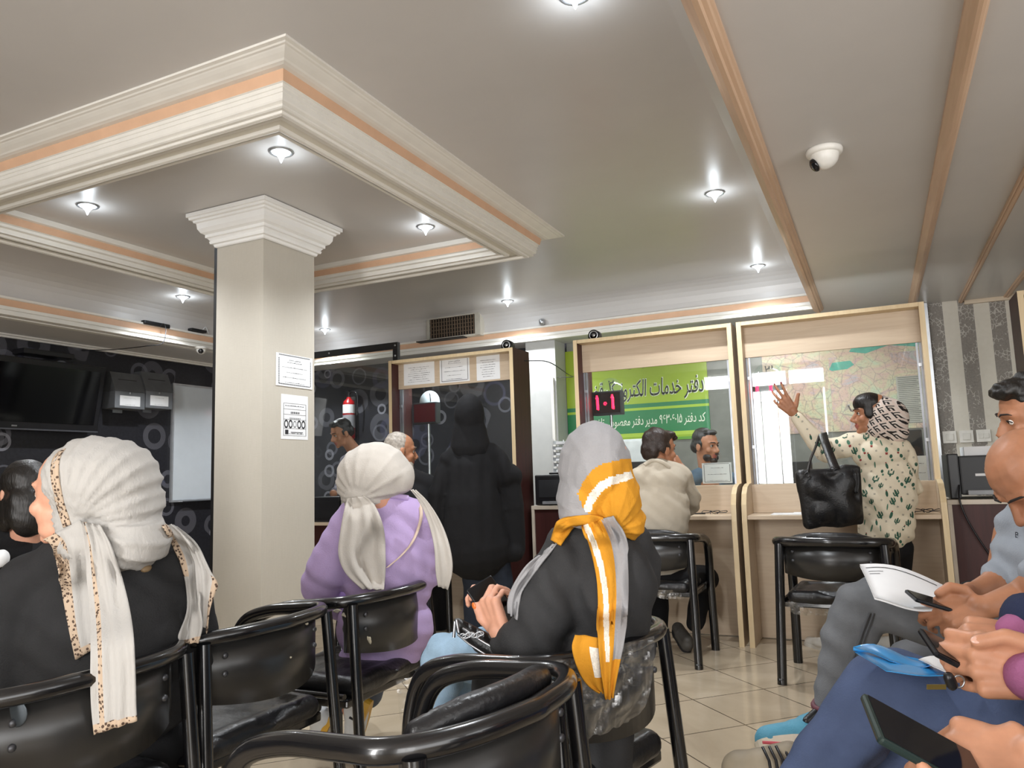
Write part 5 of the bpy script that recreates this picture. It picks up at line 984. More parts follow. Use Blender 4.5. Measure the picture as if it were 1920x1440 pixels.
# ------------------------------------------------------------------ grey haired man beside her
d = 5.02
pf = person('grey haired bearded man in a black coat seated at the first counter, in profile', 770, 950, d)
hp, L, A = head(P(752, 846, d), FWR*.93+V3(CF[0], CF[1], 0)*.36-UPV*.08, UPV, 1.02, P(750, 890, d)); core = chain((750, 890, d, 16), (770, 950, d, 34), (780, 1030, d, 36))+chain((735, 905, d, 13), (808, 905, d, 13), (820, 960, d, 11), (818, 985, d+.2, 10))+chain((780, 1030, d, 26), (790, 1040, d+.45, 22), (795, 1170, d+.42, 16))
surf('body', blob(hp+thin(core), .007, 3), [SKD, LIP], pf, lips_pred(L, 1.02)); face_bits(pf, L, A, 1.02, '#7d756c')
hairblob(L, A, 1.02, [((0, -.03, .045), (.080, .088, .080)), ((0, -.075, -.005), (.066, .045, .055)), ((-.062, -.03, .0), (.016, .045, .05)), ((.062, -.03, .0), (.016, .045, .05))], HAIRG, pf)
hairblob(L, A, 1.02, [((0, .07, -.1), (.03, .025, .022)), ((.035, .045, -.085), (.02, .04, .025)), ((-.035, .045, -.085), (.02, .04, .025)), ((0, .098, -.05), (.026, .006, .006))], mat('beard_grey', '#b5aca2', .6, var=.2, vscale=60), pf, 'beard', .002, .006)
surf('coat', blob([e(778, 965, d, 50, 70, .14)]+chain((730, 912, d, 18), (768, 895, d, 20), (806, 908, d, 18))+chain((812, 915, d, 20), (826, 965, d, 18), (822, 985, d+.18, 15))+chain((775, 1000, d, 40), (780, 1050, d, 44)), .014, 4, folds(.007, 36, CR+CU, 3)), BLKC, pf)
surf('trousers', blob(chain((775, 1050, d+.02, 34), (790, 1056, d+.45, 28), (792, 1175, d+.42, 18))+chain((805, 1050, d+.02, 32), (822, 1056, d+.45, 28), (824, 1175, d+.42, 18)), .014, 3), BLKC, pf)
# ------------------------------------------------------------------ employee behind the partition
d = 7.45
pg = person('dark haired man in a grey shirt behind the glass partition, looking down', 650, 880, d)
hp, L, A = head(P(640, 812, d), FWL*.75-V3(CF[0], CF[1], 0)*.55-UPV*.42, UPV*.95+FWR*.1, 1.1, P(664, 845, d)); surf('body', blob(hp+chain((664, 845, d, 11), (672, 900, d, 24), (672, 980, d, 26))+chain((650, 870, d, 9), (690, 866, d, 9))+chain((650, 870, d, 9), (640, 920, d, 8), (625, 925, d-.2, 7)), .009, 3), [SKD, LIP], pg, lips_pred(L, 1.1)); face_bits(pg, L, A, 1.1)
hairblob(L, A, 1.1, [((0, -.028, .055), (.080, .086, .076)), ((0, .035, .098), (.062, .045, .028)), ((0, -.075, -.005), (.068, .045, .06)), ((-.068, -.02, .01), (.012, .045, .04)), ((.068, -.02, .01), (.012, .045, .04))], HAIRB, pg)
surf('shirt', blob([e(672, 905, d, 34, 62, .13)]+chain((652, 862, d, 11), (672, 850, d, 12), (692, 862, d, 11))+chain((648, 866, d, 12), (636, 920, d, 11), (628, 922, d-.16, 9))+chain((694, 866, d, 12), (702, 930, d, 11)), .014, 3, folds(.006, 40, CU, 5)), cloth('grey_violet_shirt', '#77737d', .1), pg)
surf('trousers', blob(chain((664, 960, d, 18), (664, 1060, d, 14), (664, 1100, d, 12))+chain((682, 960, d, 18), (684, 1060, d, 14), (684, 1100, d, 12)), .016, 3), DKJEAN, pg)
# ------------------------------------------------------------------ man in beige at the second counter
d = 4.5
ph = person('man in a beige long sleeved polo seated at the second counter, hand on his face', 1240, 1050, d)
hp, L, A = head(P(1238, 842, d+.06), FWR*.90+V3(CF[0], CF[1], 0)*.45-UPV*.08, UPV, 1., P(1228, 882, d+.02)); wr = P(1281, 882, d+.20)
hh, HL, tp = hand(wr, CU*.80-CR*.55+CF*.05, CR*.75-CF*.5+CU*.3, 1, ((60, 80, 40),)*4, ((.03, .03, -.01), (.045, .052, -.02), (.04, .075, -.03)), 1.0)
core = chain((1228, 882, d+.02, 17), (1240, 950, d, 34), (1248, 1060, d, 40))+chain((1205, 900, d, 14), (1278, 896, d+.04, 14))+chain((1278, 896, d+.04, 14), (1297, 942, d+.16, 12), (1281, 882, d+.20, 10))+chain((1205, 900, d, 14), (1195, 960, d+.05, 12), (1230, 955, d+.30, 10))+chain((1240, 1075, d, 30), (1235, 1085, d+.38, 22), (1238, 1180, d+.36, 14))+chain((1275, 1075, d, 30), (1318, 1080, d+.34, 22), (1302, 1165, d+.10, 14))
surf('body', blob(hp+thin(core, .62)+hh, .0058, 3), [SKD, LIP], ph, lips_pred(L)); face_bits(ph, L, A, 1., '#1d1512')
hairblob(L, A, 1., [((0, -.030, .050), (.084, .092, .080)), ((0, .045, .092), (.065, .045, .028)), ((0, -.075, -.012), (.070, .048, .068)), ((-.070, -.02, .01), (.014, .045, .045)), ((.070, -.02, .01), (.014, .045, .045)), ((.0, .085, .075), (.05, .02, .02))], HAIRD, ph)
BEIGE = cloth('beige_knit', '#bdb3a2', .05)
bs_ = [e(1240, 960, d, 54, 86, .125), e(1240, 1040, d, 52, 55, .13), e(1242, 900, d, 48, 32, .10)]+chain((1203, 892, d, 20), (1235, 876, d, 20), (1276, 890, d+.04, 19))+chain((1279, 895, d+.04, 20), (1296, 935, d+.14, 18), (1294, 950, d+.20, 16), (1284, 905, d+.21, 13))+chain((1203, 897, d, 20), (1194, 955, d+.06, 18), (1230, 957, d+.28, 14))
bv_ = blob(bs_, .010, 5, plus(folds(.008, 90, CU*.8+CR*.6, 71, 3., 5), lambda v, n: .005*wob(v, 22, 7))); surf('polo_shirt', bv_, BEIGE, ph)
m = MB().tube(spline([snap(bvh_of(bv_), x, y, .004, d-.06) for x, y in ((1208, 872), (1222, 864), (1240, 866), (1256, 876))], 5), .013, 8); m.build('collar', BEIGE, ph)
surf('trousers', blob([e(1256, 1082, d+.02, 56, 30, .16)]+chain((1235, 1085, d, 30), (1232, 1090, d+.38, 24), (1236, 1180, d+.36, 17))+chain((1280, 1085, d, 32), (1322, 1086, d+.36, 25), (1303, 1168, d+.08, 17)), .012, 4, folds(.005, 50, CU+CR, 5)), BLKC, ph)
GS = mat('shoe_grey', '#4a4845', .5)
g = P(1302, 1200, d+.10); shoe('shoe', P(1290, 1224, d-.0), P(1280, 1190, d+.02)*[1, 1, 1]-UPV*.0+CF*[1, 1, 0]*.19, .09, .095, GS, DARK, ph); g = P(1222, 1206, d+.30); g[2] = .005; shoe('shoe', g-CF*[1, 1, 0]*.14, g+CF*[1, 1, 0]*.10, .08, .09, GS, DARK, ph)
# ------------------------------------------------------------------ clerk behind the second counter
d = 6.05
pi_ = person('bearded clerk in a blue shirt sitting behind the second counter glass', 1330, 900, d)
hp, L, A = head(P(1324, 836, d), -V3(CF[0], CF[1], 0)*.80+FWR*.60-UPV*.1, UPV, 1.1, P(1326, 882, d)); surf('body', blob(hp+chain((1326, 882, d, 13), (1332, 940, d, 30), (1332, 1010, d, 30))+chain((1292, 900, d, 11), (1372, 900, d, 11))+chain((1292, 900, d, 11), (1284, 960, d, 10), (1310, 965, d-.2, 9))+chain((1372, 900, d, 11), (1382, 960, d, 10), (1355, 965, d-.2, 9)), .008, 3), [SKD, LIP], pi_, lips_pred(L, 1.1)); face_bits(pi_, L, A, 1.1)
hairblob(L, A, 1.1, [((0, -.028, .058), (.079, .088, .074)), ((0, .03, .098), (.060, .045, .022)), ((0, -.075, -.005), (.066, .045, .06)), ((-.068, -.02, .01), (.012, .04, .04)), ((.068, -.02, .01), (.012, .04, .04))], HAIRB, pi_)
hairblob(L, A, 1.1, [((0, .072, -.1), (.032, .026, .024)), ((.04, .045, -.08), (.018, .036, .03)), ((-.04, .045, -.08), (.018, .036, .03)), ((0, .098, -.051), (.028, .007, .007))], HAIRB, pi_, 'beard', .0015, .006)
surf('shirt', blob([e(1332, 960, d, 44, 66, .12)]+chain((1294, 900, d, 15), (1330, 884, d, 16), (1370, 900, d, 15))+chain((1290, 902, d, 15), (1284, 955, d, 14), (1312, 962, d-.17, 11))+chain((1374, 902, d, 15), (1384, 955, d, 14), (1352, 962, d-.17, 11)), .013, 3, folds(.006, 40, CU, 5)), cloth('denim_shirt', '#54687a', .15), pi_)
MB().box((-1.35, 6.12, 0), (-.85, 6.6, .45), bev=.03).box((-1.33, 6.58, .46), (-.87, 6.66, 1.0), bev=.03); t = thing('office_chair', 'black office chair under the clerk behind the second counter', 'chair', (-1.06, 6.35, 0))
MB().box((-1.30, 6.0, .40), (-.82, 6.46, .47), bev=.03).build('seat', VINYL, t); MB().box((-1.28, 6.46, .55), (-.84, 6.54, 1.0), bev=.03).build('backrest', VINYL, t); MB().tube([(-1.06, 6.25, .03), (-1.06, 6.25, .41)], .03, 10).tube([(-1.32, 6.25, .02), (-.8, 6.25, .02)], .02, 8).tube([(-1.06, 6.0, .02), (-1.06, 6.5, .02)], .02, 8).build('base', BLACK, t)
# ------------------------------------------------------------------ woman in the cactus shirt
d = 4.29
pj = person('woman in a cactus print shirt and patterned headscarf leaning on the third counter, arm raised', 1655, 1000, d)
hp, L, A = head(P(1634, 776, d), FWL*.95+V3(CF[0], CF[1], 0)*.25-UPV*.05, UPV*.98+FWR*.1, .98, P(1648, 825, d), ears=False); wr = P(1489, 776, 4.42)
hh, HL, tp = hand(wr, -CR*.62+CU*.78+CF*.12, -CF*.85+CU*.1-CR*.45, 1, ((6, 12, 8), (10, 18, 10), (18, 28, 14), (30, 36, 20)), ((.036, .03, -.004), (.062, .052, -.012), (.084, .07, -.02)), 1.06, 9)
core = chain((1648, 825, d, 15), (1655, 900, d, 36), (1655, 1030, d, 42))+chain((1590, 832, d+.03, 14), (1690, 840, d, 14))+chain((1590, 832, d+.03, 14), (1545, 842, 4.38, 12), (1489, 776, 4.42, 9.5))+chain((1690, 840, d, 14), (1708, 930, d+.04, 12), (1680, 950, d+.25, 10))+chain((1630, 1030, d, 34), (1585, 1120, d+.1, 20), (1572, 1190, d+.32, 12))+chain((1680, 1030, d, 34), (1676, 1130, d+.2, 20), (1672, 1190, d+.3, 13))
surf('body', blob(hp+thin(core, .66)+hh, .0055, 3), [SKD, LIP], pj, lips_pred(L)); face_bits(pj, L, A, .98, '#2a1c16'); nails(pj, tp, -CF, '#7a3038', 1., (0, 1, 2, 3))
hairblob(L, A, .98, [((0, .012, .062), (.078, .083, .064)), ((.062, .022, .015), (.014, .03, .05)), ((-.062, .022, .015), (.014, .03, .05))], HAIRB, pj, 'hair', .002, .007)
sw = [e(1650, 776, d, 33, 36, .100), e(1643, 790, d, 26, 32, .098), e(1664, 785, d, 38, 41, .105), e(1648, 797, d, 34, 32, .10), e(1672, 808, d, 30, 28, .09)]
def m_frets():
    n = N('monogram_scarf'); n.t.nodes.remove(n.n('ShaderNodeTexCoord')) if False else None
    v = n.coord('Object', (27, 27, 27), (.5, .3, .6)); sp = n.n('ShaderNodeSeparateXYZ'); n.l(v, sp.inputs[0]); x, y = sp.outputs[0], sp.outputs[2]; fx, fy = n.math('FRACT', x), n.math('FRACT', y)
    g = n.math('MAXIMUM', n.math('LESS_THAN', fx, .16), n.math('LESS_THAN', fy, .16)); bar = n.math('LESS_THAN', n.math('ABSOLUTE', n.math('SUBTRACT', fx, .36)), .09)
    h1_ = n.math('MULTIPLY', n.math('GREATER_THAN', fx, .3), n.math('LESS_THAN', n.math('ABSOLUTE', n.math('SUBTRACT', fy, .85)), .07)); h2_ = n.math('MULTIPLY', n.math('MULTIPLY', n.math('GREATER_THAN', fx, .3), n.math('LESS_THAN', fx, .75)), n.math('LESS_THAN', n.math('ABSOLUTE', n.math('SUBTRACT', fy, .55)), .07)); h3_ = n.math('MULTIPLY', n.math('GREATER_THAN', fx, .62), n.math('MULTIPLY', n.math('LESS_THAN', fx, .8), n.math('LESS_THAN', fy, .55)))
    k = n.math('MAXIMUM', n.math('MAXIMUM', bar, h1_), n.math('MAXIMUM', h2_, h3_)); c1 = n.mix(k, lin('#d9cdc4'), lin('#1d1718')); n.set(col=n.mix(g, c1, lin('#d9c6bb')), rough=.7); return n.m
sv = blob(sw, .008, 4, lambda v, n: .003*wob(v, 40, 3)); surf('headscarf', sv, m_frets(), pj)
MB().tube(spline([L(.079, -.03, .03), L(.081, .02, .036), L(.074, .075, .03), L(.05, .098, .028)], 5), .0026, 6).tube(spline([L(.05, .098, .028), L(.03, .112, .055), L(0, .114, .06)], 4), .005, 6).build('sunglasses', mat('glasses_pale', '#aeb2b8', .2, .3), pj)
CRM = cloth('cream_cotton', '#e4d9c2', .04)
js = [e(1660, 925, d, 58, 92, .135), e(1662, 985, d, 52, 48, .14), e(1650, 850, d, 52, 36, .11)]+chain((1590, 832, d+.03, 19), (1640, 822, d, 20), (1690, 840, d, 19), (1706, 880, d, 16))+chain((1594, 834, d+.03, 22), (1548, 846, 4.38, 20), (1530, 828, 4.40, 17), (1494, 783, 4.42, 12.5))+chain((1697, 850, d, 18), (1712, 915, d+.05, 16), (1690, 950, d+.22, 14))
jv = blob(js, .0085, 5, plus(folds(.009, 75, CR*.7+CU*.7, 81, 2.6, 5), lambda v, n: .005*wob(v, 22, 7)))
shirt = surf('cactus_shirt', jv, CRM, pj)
# print: little cacti lying on the cloth
bj = bvh_of(jv); rs = random.Random(5); m = MB()
GRN, GRN2, REDP, GRY = 0, 1, 2, 3
def glyph(x, y, kind, s, rot):
    ca, sa = math.cos(rot), math.sin(rot)
    def poly(pts, k):
        q = []
        for a, b in pts:
            h = snap(bj, x+(a*ca-b*sa)*s, y-(a*sa+b*ca)*s, .0016)
            if h is None: return
            q.append(h)
        if max(np.linalg.norm(q[i]-q[0]) for i in range(len(q))) > .12: return
        m.add(q, [list(range(len(q)))], k)
    el = lambda cx, cy, rx, ry, k, n_=8: poly([(cx+rx*math.cos(t), cy+ry*math.sin(t)) for t in np.linspace(0, 2*math.pi, n_, endpoint=False)], k)
    if kind == 0: el(0, 0, .17, .62, 0); el(-.34, .0, .10, .34, 0); el(.34, .12, .10, .34, 0); poly([(-.36, -.32), (0, -.42), (0, -.22), (-.36, -.14)], 0); poly([(.36, -.2), (0, -.34), (0, -.14), (.36, -.02)], 0)
    elif kind == 1: el(0, .1, .24, .36, 1); poly([(-.2, -.3), (.2, -.3), (.15, -.62), (-.15, -.62)], 2)
    elif kind == 2: el(-.12, .22, .26, .34, 0); el(.2, -.34, .2, .22, 1)
    elif kind == 3: el(0, 0, .22, .52, 0); el(.0, .56, .12, .1, 2)
    elif kind == 4: el(0, 0, .12, .55, 1)
    else:
        for q in range(4): t = q*1.57+.5; el(.2*math.cos(t), .2*math.sin(t), .2, .09, 3)
k = 0
for iy in range(20):
    for ix in range(14):
        x = 1472+ix*20+(10 if iy % 2 else 0)+rs.uniform(-2.5, 2.5); y = 778+iy*13.4+rs.uniform(-2, 2)
        if (ix+iy*2) % 3 == 0: glyph(x, y, 5, 6.2, rs.uniform(-.5, .5))
        elif snap(bj, x, y) is not None: glyph(x, y, rs.choice((0, 0, 1, 2, 2, 3, 4)), rs.choice((10, 11.5, 13.5)), rs.uniform(-.45, .45))
prt = m.build('cactus_print', [mat('print_green', '#2f5a48', .8, var=.2), mat('print_green_pale', '#4f7a64', .8), mat('print_red', '#8d3530', .8), mat('print_grey', '#8f8a80', .8)], pj); prt['kind'] = 'stuff'
surf('trousers', blob([e(1652, 1030, d+.02, 50, 34, .13)]+chain((1628, 1030, d, 34), (1584, 1110, d+.12, 24), (1572, 1188, d+.32, 17))+chain((1680, 1030, d, 32), (1678, 1120, d+.2, 24), (1674, 1190, d+.3, 17)), .012, 4), BLKC, pj)
WS = mat('shoe_white', '#c9c5bd', .4)
g = Zp(1572, 1226); s_ = shoe('shoe', g, Zp(1512, 1208), .075, .085, WS, WS, pj); g2 = Zp(1690, 1224); shoe('shoe', g2, g2+(Zp(1512, 1208)-g)*.98, .075, .085, WS, WS, pj)
# tote bag hanging from her arm
tb = thing('tote_bag', 'black leather tote bag hanging from the arm of the woman in cactus print', 'bag', P(1555, 985, 4.0))
w0 = [P(1488, 882, 4.05), P(1612, 868, 4.02), P(1618, 985, 4.02), P(1508, 990, 4.05)]
bm_ = [e(1556, 935, 4.04, 54, 50, .05)]+chain((1500, 892, 4.04, 10), (1604, 880, 4.02, 10), (1608, 975, 4.02, 11), (1518, 980, 4.05, 11), (1500, 892, 4.04, 10))+[c(1530, 910, 4.04, 26, 1585, 955, 4.03, 30), c(1585, 905, 4.03, 26, 1540, 955, 4.05, 30)]
tv_ = blob(bm_, .010, 4, plus(folds(.008, 38, CR, 3, 1.8), lambda v, n: .003*wob(v, 40, 2))); surf('bag_body', tv_, LEA, tb)
def strap(pts, w, nm, parent):
    pp = spline([P(*q) for q in pts], 6); vs = []; n_ = len(pp)
    for q in pp: vs += [q-CR*w-CU*w*.3, q+CR*w+CU*w*.3, q+CR*w+CU*w*.3-CF*.008, q-CR*w-CU*w*.3-CF*.008]
    MB().add(vs, [(i*4+j, i*4+(j+1) % 4, i*4+4+(j+1) % 4, i*4+4+j) for i in range(n_-1) for j in range(4)]+[(3, 2, 1, 0), tuple((n_-1)*4+j for j in range(4))], 0, True).build(nm, LEA, parent)
strap([(1566, 880, 3.985), (1556, 855, 4.10), (1546, 828, 4.22), (1542, 812, 4.34)], .022, 'handle', tb); strap([(1513, 888, 4.0), (1519, 862, 4.12), (1528, 840, 4.24), (1536, 816, 4.36)], .007, 'handle', tb)
m = MB()
for x, y in ((1513, 890), (1560, 880)): m.tube([P(x, y, 3.985)+CR*.012*math.cos(t)+CU*.012*math.sin(t) for t in np.linspace(0, 6.28, 12)], .003, 6)
m.build('rings', mat('dark_metal', '#4a4a4c', .3, .8), tb)
strip('tassel', [(1600, 888, 1610, 886, 3.97), (1601, 905, 1612, 905, 3.97), (1603, 925, 1609, 925, 3.97)], LEA, tb, None, 8, .004, 2, .003)
# ------------------------------------------------------------------ man in the grey polo, right
d = 1.92
th = math.radians(53); FK = FWL*math.cos(th)-CU*math.sin(th)-CF*.12; UK = FWL*math.sin(th)+CU*math.cos(th)
pk = person('man in a grey polo shirt and grey jeans bent over papers at the right', 1800, 1200, d)
hp, L, A = head(P(1938, 896, d), FK, UK, 1.06, P(1985, 985, d+.05)); wr, wr2 = P(1852, 1138, 1.83), P(1832, 1108, 2.03)
h1, HL1, tp1 = hand(wr, -CR*.93-CU*.22+CF*.25, CU*.62-CF*.72+CR*.1, 1, ((34, 50, 25), (38, 52, 25), (42, 54, 26), (46, 54, 26)), ((.040, .034, .012), (.050, .062, .020), (.038, .090, .020)), 1.08, 1.5)
h2, HL2, tp2 = hand(wr2, -CR*.95-CU*.1-CF*.05, CU*.8+CF*.4, -1, ((20, 40, 20),)*4, ((.03, .036, .004), (.045, .062, .004), (.05, .088, .0)), 1.05)
core = chain((1985, 985, d+.05, 48), (1975, 1060, d+.1, 70), (1990, 1200, d+.1, 75))+chain((1985, 1010, d-.1, 42), (1950, 1095, d-.12, 34), (1925, 1112, 1.83, 30), (1852, 1138, 1.83, 22))+chain((1900, 1010, d+.2, 36), (1885, 1080, d+.22, 32), (1868, 1092, 2.05, 27), (1832, 1108, 2.03, 19))+chain((1960, 1230, d+.1, 46), (1625, 1130, 2.12, 40), (1572, 1325, 2.1, 24), (1560, 1350, 2.08, 20))+chain((1960, 1260, d+.2, 44), (1700, 1245, 2.2, 34), (1690, 1420, 2.25, 26))
surf('body', blob(hp+core+h1+h2, .0052, 3), [SKD, LIP], pk, lips_pred(L, 1.06)); face_bits(pk, L, A, 1.06, '#1a1411', False, True)
m = MB().tube([L(.016, .080, .000), L(.026, .079, -.004), L(.04, .071, -.004), L(.048, .064, .0)], .0012, 6); m.build('eyelashes', mat('eye_lash', '#1c1512', .7), pk)
hairblob(L, A, 1.06, [((0, -.075, .0), (.070, .042, .07)), ((.066, -.05, .0), (.012, .035, .045)), ((-.066, -.05, .0), (.012, .035, .045))], HAIRB, pk, 'hair', .003, .006)
POLO = cloth('grey_melange', '#9298a0', .07)
ks = [e(1975, 1065, d+.1, 82, 120, .17), e(1985, 1180, d+.1, 90, 80, .17)]+chain((1905, 975, d+.18, 30), (1960, 960, d+.1, 50), (2010, 990, d-.02, 60))+chain((1903, 985, d+.18, 32), (1898, 1050, d+.2, 36), (1872, 1092, 2.06, 33))+chain((1995, 1010, d-.06, 52), (1960, 1080, d-.12, 42))
kv = blob(ks, .010, 5, plus(folds(.008, 85, CU*.8+CR*.6, 91, 3., 6), lambda v, n: .004*wob(v, 26, 4))); surf('polo_shirt', kv, POLO, pk)
a_ = snap(bvh_of(kv), 1906, 1008, .003, d); letters('chest_logo', 'B', a_, CR*.9-CU*.1, CU, .022, mat('logo_dark', '#23262b', .6), pk, .001)
surf('jeans', blob(chain((1970, 1215, d+.1, 62), (1800, 1175, 2.02, 60), (1645, 1130, 2.10, 50), (1615, 1140, 2.12, 49), (1590, 1200, 2.12, 48), (1565, 1300, 2.10, 36), (1558, 1326, 2.09, 33))+chain((1970, 1270, d+.22, 60), (1720, 1250, 2.2, 52), (1690, 1330, 2.24, 44), (1690, 1460, 2.26, 36)), .010, 4, plus(folds(.005, 90, CU*.8+CR*.5, 95, 4, 4), lambda v, n: .003*wob(v, 22, 6))), GJEAN, pk)
BLU = mat('trainer_teal', '#4f93ad', .6, bump=.4, bscale=300); SOLE = mat('trainer_sole', '#cfc6b4', .6)
s_ = shoe('shoe', P(1597, 1398, 2.04), P(1424, 1408, 2.0), .095, .095, BLU, SOLE, pk, CU*.68+CF*.72+CR*.1); MB().tube(spline([P(1592, 1374, 2.0), P(1510, 1394, 1.955), P(1430, 1392, 1.95)], 5), .004, 6).build('pink_line', mat('trainer_pink', '#c4525d', .5), s_)
MB().tube([P(1556, 1318, 2.08)+CR*.042*math.cos(t)+CF*.04*math.sin(t)+CU*.012*math.cos(t) for t in np.linspace(0, 6.28, 20)], .008, 8).build('collar', mat('trainer_collar', '#5b2b36', .6), s_)
surf('tongue', blob(chain((1528, 1338, 2.06, 9), (1512, 1352, 2.04, 8)), .006, 2), BLACK, s_)
sb = bvh_of(blob(chain((1640, 1122, 2.10, 52), (1612, 1135, 2.12, 50), (1590, 1200, 2.12, 48), (1565, 1300, 2.10, 36), (1558, 1326, 2.09, 33)), .012, 4))
m = MB(); qs = [snap(sb, x, y, .010) for x, y in ((1630, 1150), (1622, 1170), (1606, 1215), (1588, 1260), (1570, 1300), (1560, 1325))]; m.tube(spline([q for q in qs if q is not None], 5), .0035, 6); qs = [snap(sb, x, y, .010) for x, y in ((1638, 1150), (1630, 1172), (1614, 1216), (1595, 1262))]; m.tube(spline([q for q in qs if q is not None], 5), .002, 6); m.build('seam', mat('denim_seam', '#4a4c4f', .9), pk)
# papers and phone on his lap
def sheetgrid(name, label, cs, m_, cat, bend=.01, n_=12, thick=.002, lines=None, parent=None):
    a, b, c_, d_ = [P(*q) for q in cs]; v = []
    for i in range(n_):
        for j in range(n_):
            s, t = i/(n_-1), j/(n_-1); q = (a*(1-s)+b*s)*(1-t)+(d_*(1-s)+c_*s)*t; v.append(q+UPV*bend*(4*s*(1-s))*math.sin(2.2*t+1)+UPV*bend*.6*math.sin(5*s+t*2))
    v = np.array(v); f = [(i*n_+j, (i+1)*n_+j, (i+1)*n_+j+1, i*n_+j+1) for i in range(n_-1) for j in range(n_-1)]; m2 = len(v); v2 = np.concatenate([v, v-UPV*thick]); F = f+[tuple(m2+q for q in g[::-1]) for g in f]
    rim = [i*n_ for i in range(n_)]+[(n_-1)*n_+j for j in range(1, n_)]+[i*n_+n_-1 for i in range(n_-2, -1, -1)]+[j for j in range(n_-2, 0, -1)]; F += [(rim[i], rim[(i+1) % len(rim)], m2+rim[(i+1) % len(rim)], m2+rim[i]) for i in range(len(rim))]
    o = link_mesh(name, v2, F, m_, parent, None, True); 
    if lines:
        mb = MB()
        for (s0, s1, t, w) in lines:
            g = lambda s, t: v[min(n_-2, int(s*(n_-1)))*n_+min(n_-1, int(t*(n_-1)))]
            def ev(s, t):
                x, y = s*(n_-1), t*(n_-1); i, j = min(n_-2, int(x)), min(n_-2, int(y)); x -= i; y -= j
                return (v[i*n_+j]*(1-x)+v[(i+1)*n_+j]*x)*(1-y)+(v[i*n_+j+1]*(1-x)+v[(i+1)*n_+j+1]*x)*y+UPV*.0012
            ss = np.linspace(s0, s1, 8); vs = [ev(s, t) for s in ss]+[ev(s, t+w) for s in ss]; mb.add(vs, [(i, i+1, 9+i, 8+i) for i in range(7)], 0)
        mb.build('printed_lines', INK, o)
    return tag(o, label, cat) if label else o
pp_ = sheetgrid('paper_sheaf', 'sheaf of white printed papers in a clear sleeve on the grey jeans', ((1612, 1058, 2.12), (1818, 1112, 2.06), (1790, 1140, 1.86), (1640, 1126, 1.90)), PAPER, 'papers', .016, 14, .006, ((.04, .72, .16, .02), (.05, .2, .30, .012), (.05, .16, .38, .012)))
phone('black phone lying on the sheaf of papers held by the man in grey polo', P(1752, 1130, 1.87), -CR*.95+CU*.28, CF*.985+CU*.15, .125, .060)
# ------------------------------------------------------------------ bearded man behind him
d = 2.55
pl = person('dark curly haired bearded man at the right picture edge, behind the man in grey polo', 1925, 1000, d)
hp, L, A = head(P(1938, 778, d), FWL*.90-CU*.34+CF*.30, UPV*.95+FWL*.3, 1.08, P(1960, 850, d)); surf('body', blob(hp+chain((1960, 850, d, 32), (1985, 950, d, 55), (1990, 1100, d, 55))+chain((1930, 920, d, 24), (2030, 920, d, 24))+chain((1930, 920, d, 22), (1930, 1010, d-.05, 20), (1890, 1060, d-.1, 18)), .008, 3), [SKD, LIP], pl, lips_pred(L, 1.08)); face_bits(pl, L, A, 1.08)
hairblob(L, A, 1.08, [((0, -.03, .060), (.088, .094, .078)), ((0, .045, .098), (.068, .05, .030)), ((0, -.075, -.0), (.07, .05, .07)), ((-.072, -.02, .01), (.016, .045, .05)), ((.072, -.02, .01), (.016, .045, .05))], HAIRB, pl, 'hair', .008, .007, 110)
hairblob(L, A, 1.08, [((0, .07, -.1), (.034, .028, .026)), ((.045, .035, -.07), (.020, .04, .045)), ((-.045, .035, -.07), (.020, .04, .045)), ((0, .098, -.05), (.026, .007, .007))], HAIRB, pl, 'beard', .002, .006)
surf('dark_top', blob([e(1990, 1010, d, 75, 110, .15)]+chain((1932, 915, d, 28), (1975, 885, d, 32), (2030, 915, d, 30))+chain((1930, 920, d, 27), (1932, 1010, d-.05, 25), (1895, 1055, d-.1, 21)), .013, 4), BLKC, pl)
surf('trousers', blob(chain((1990, 1110, d, 50), (1830, 1130, d+.15, 42), (1830, 1300, d+.15, 30), (1830, 1395, d+.15, 24))+chain((2020, 1115, d+.15, 50), (1860, 1130, d+.3, 42), (1860, 1380, d+.3, 24)), .016, 3), BLKC, pl)
# ------------------------------------------------------------------ man in the navy jacket: hands, phone, folder, keys
d = 1.12
pm = person('man in a navy jacket with pink cuffs holding a phone, right edge', 1850, 1300, d)
wA, wB = P(1950, 1200, 1.17), P(1984, 1276, 1.08)
hA, LA, tA = hand(wA, -CR*.95+CU*.02+CF*.15, CU*.92-CF*.25, -1, ((48, 70, 40), (50, 72, 40), (52, 72, 40), (54, 70, 36)), ((.034, .036, -.006), (.036, .068, -.008), (.026, .096, -.010)), 1.08, 1.5)
hB, LB, tB = hand(wB, -CR*.90+CU*.10+CF*.42, -CF*.80-CR*.3+CU*.30, 1, ((38, 82, 40), (42, 84, 40), (46, 84, 40), (52, 82, 40)), ((.036, .030, .010), (.040, .062, .014), (.026, .094, .016)), 1.10, 1.5)
hp, L, A = head((.44, 1.46, 1.19), (-1, 0, -.45), (-.4, 0, 1), 1.05, (.54, 1.46, 1.02))
core = chw([wA, V3(.30, 1.53, .775), V3(.42, 1.62, .72), V3(.53, 1.64, .97)], [.028, .036, .042, .05])+chw([wB, V3(.29, 1.29, .735), V3(.41, 1.23, .70), V3(.53, 1.28, .97)], [.029, .038, .042, .05])+chw([V3(.54, 1.46, 1.02), V3(.57, 1.47, .75), V3(.52, 1.5, .5)], [.06, .1, .1])+chw([V3(.53, 1.64, .97), V3(.54, 1.46, .99), V3(.53, 1.28, .97)], [.05, .06, .05])+thin(chw([V3(.5, 1.55, .5), P(1700, 1300, 1.45), P(1500, 1490, 1.45)], [.08, .06, .04])+chw([V3(.5, 1.4, .5), P(1690, 1430, 1.52), P(1680, 1540, 1.55)], [.08, .06, .05]), .7)
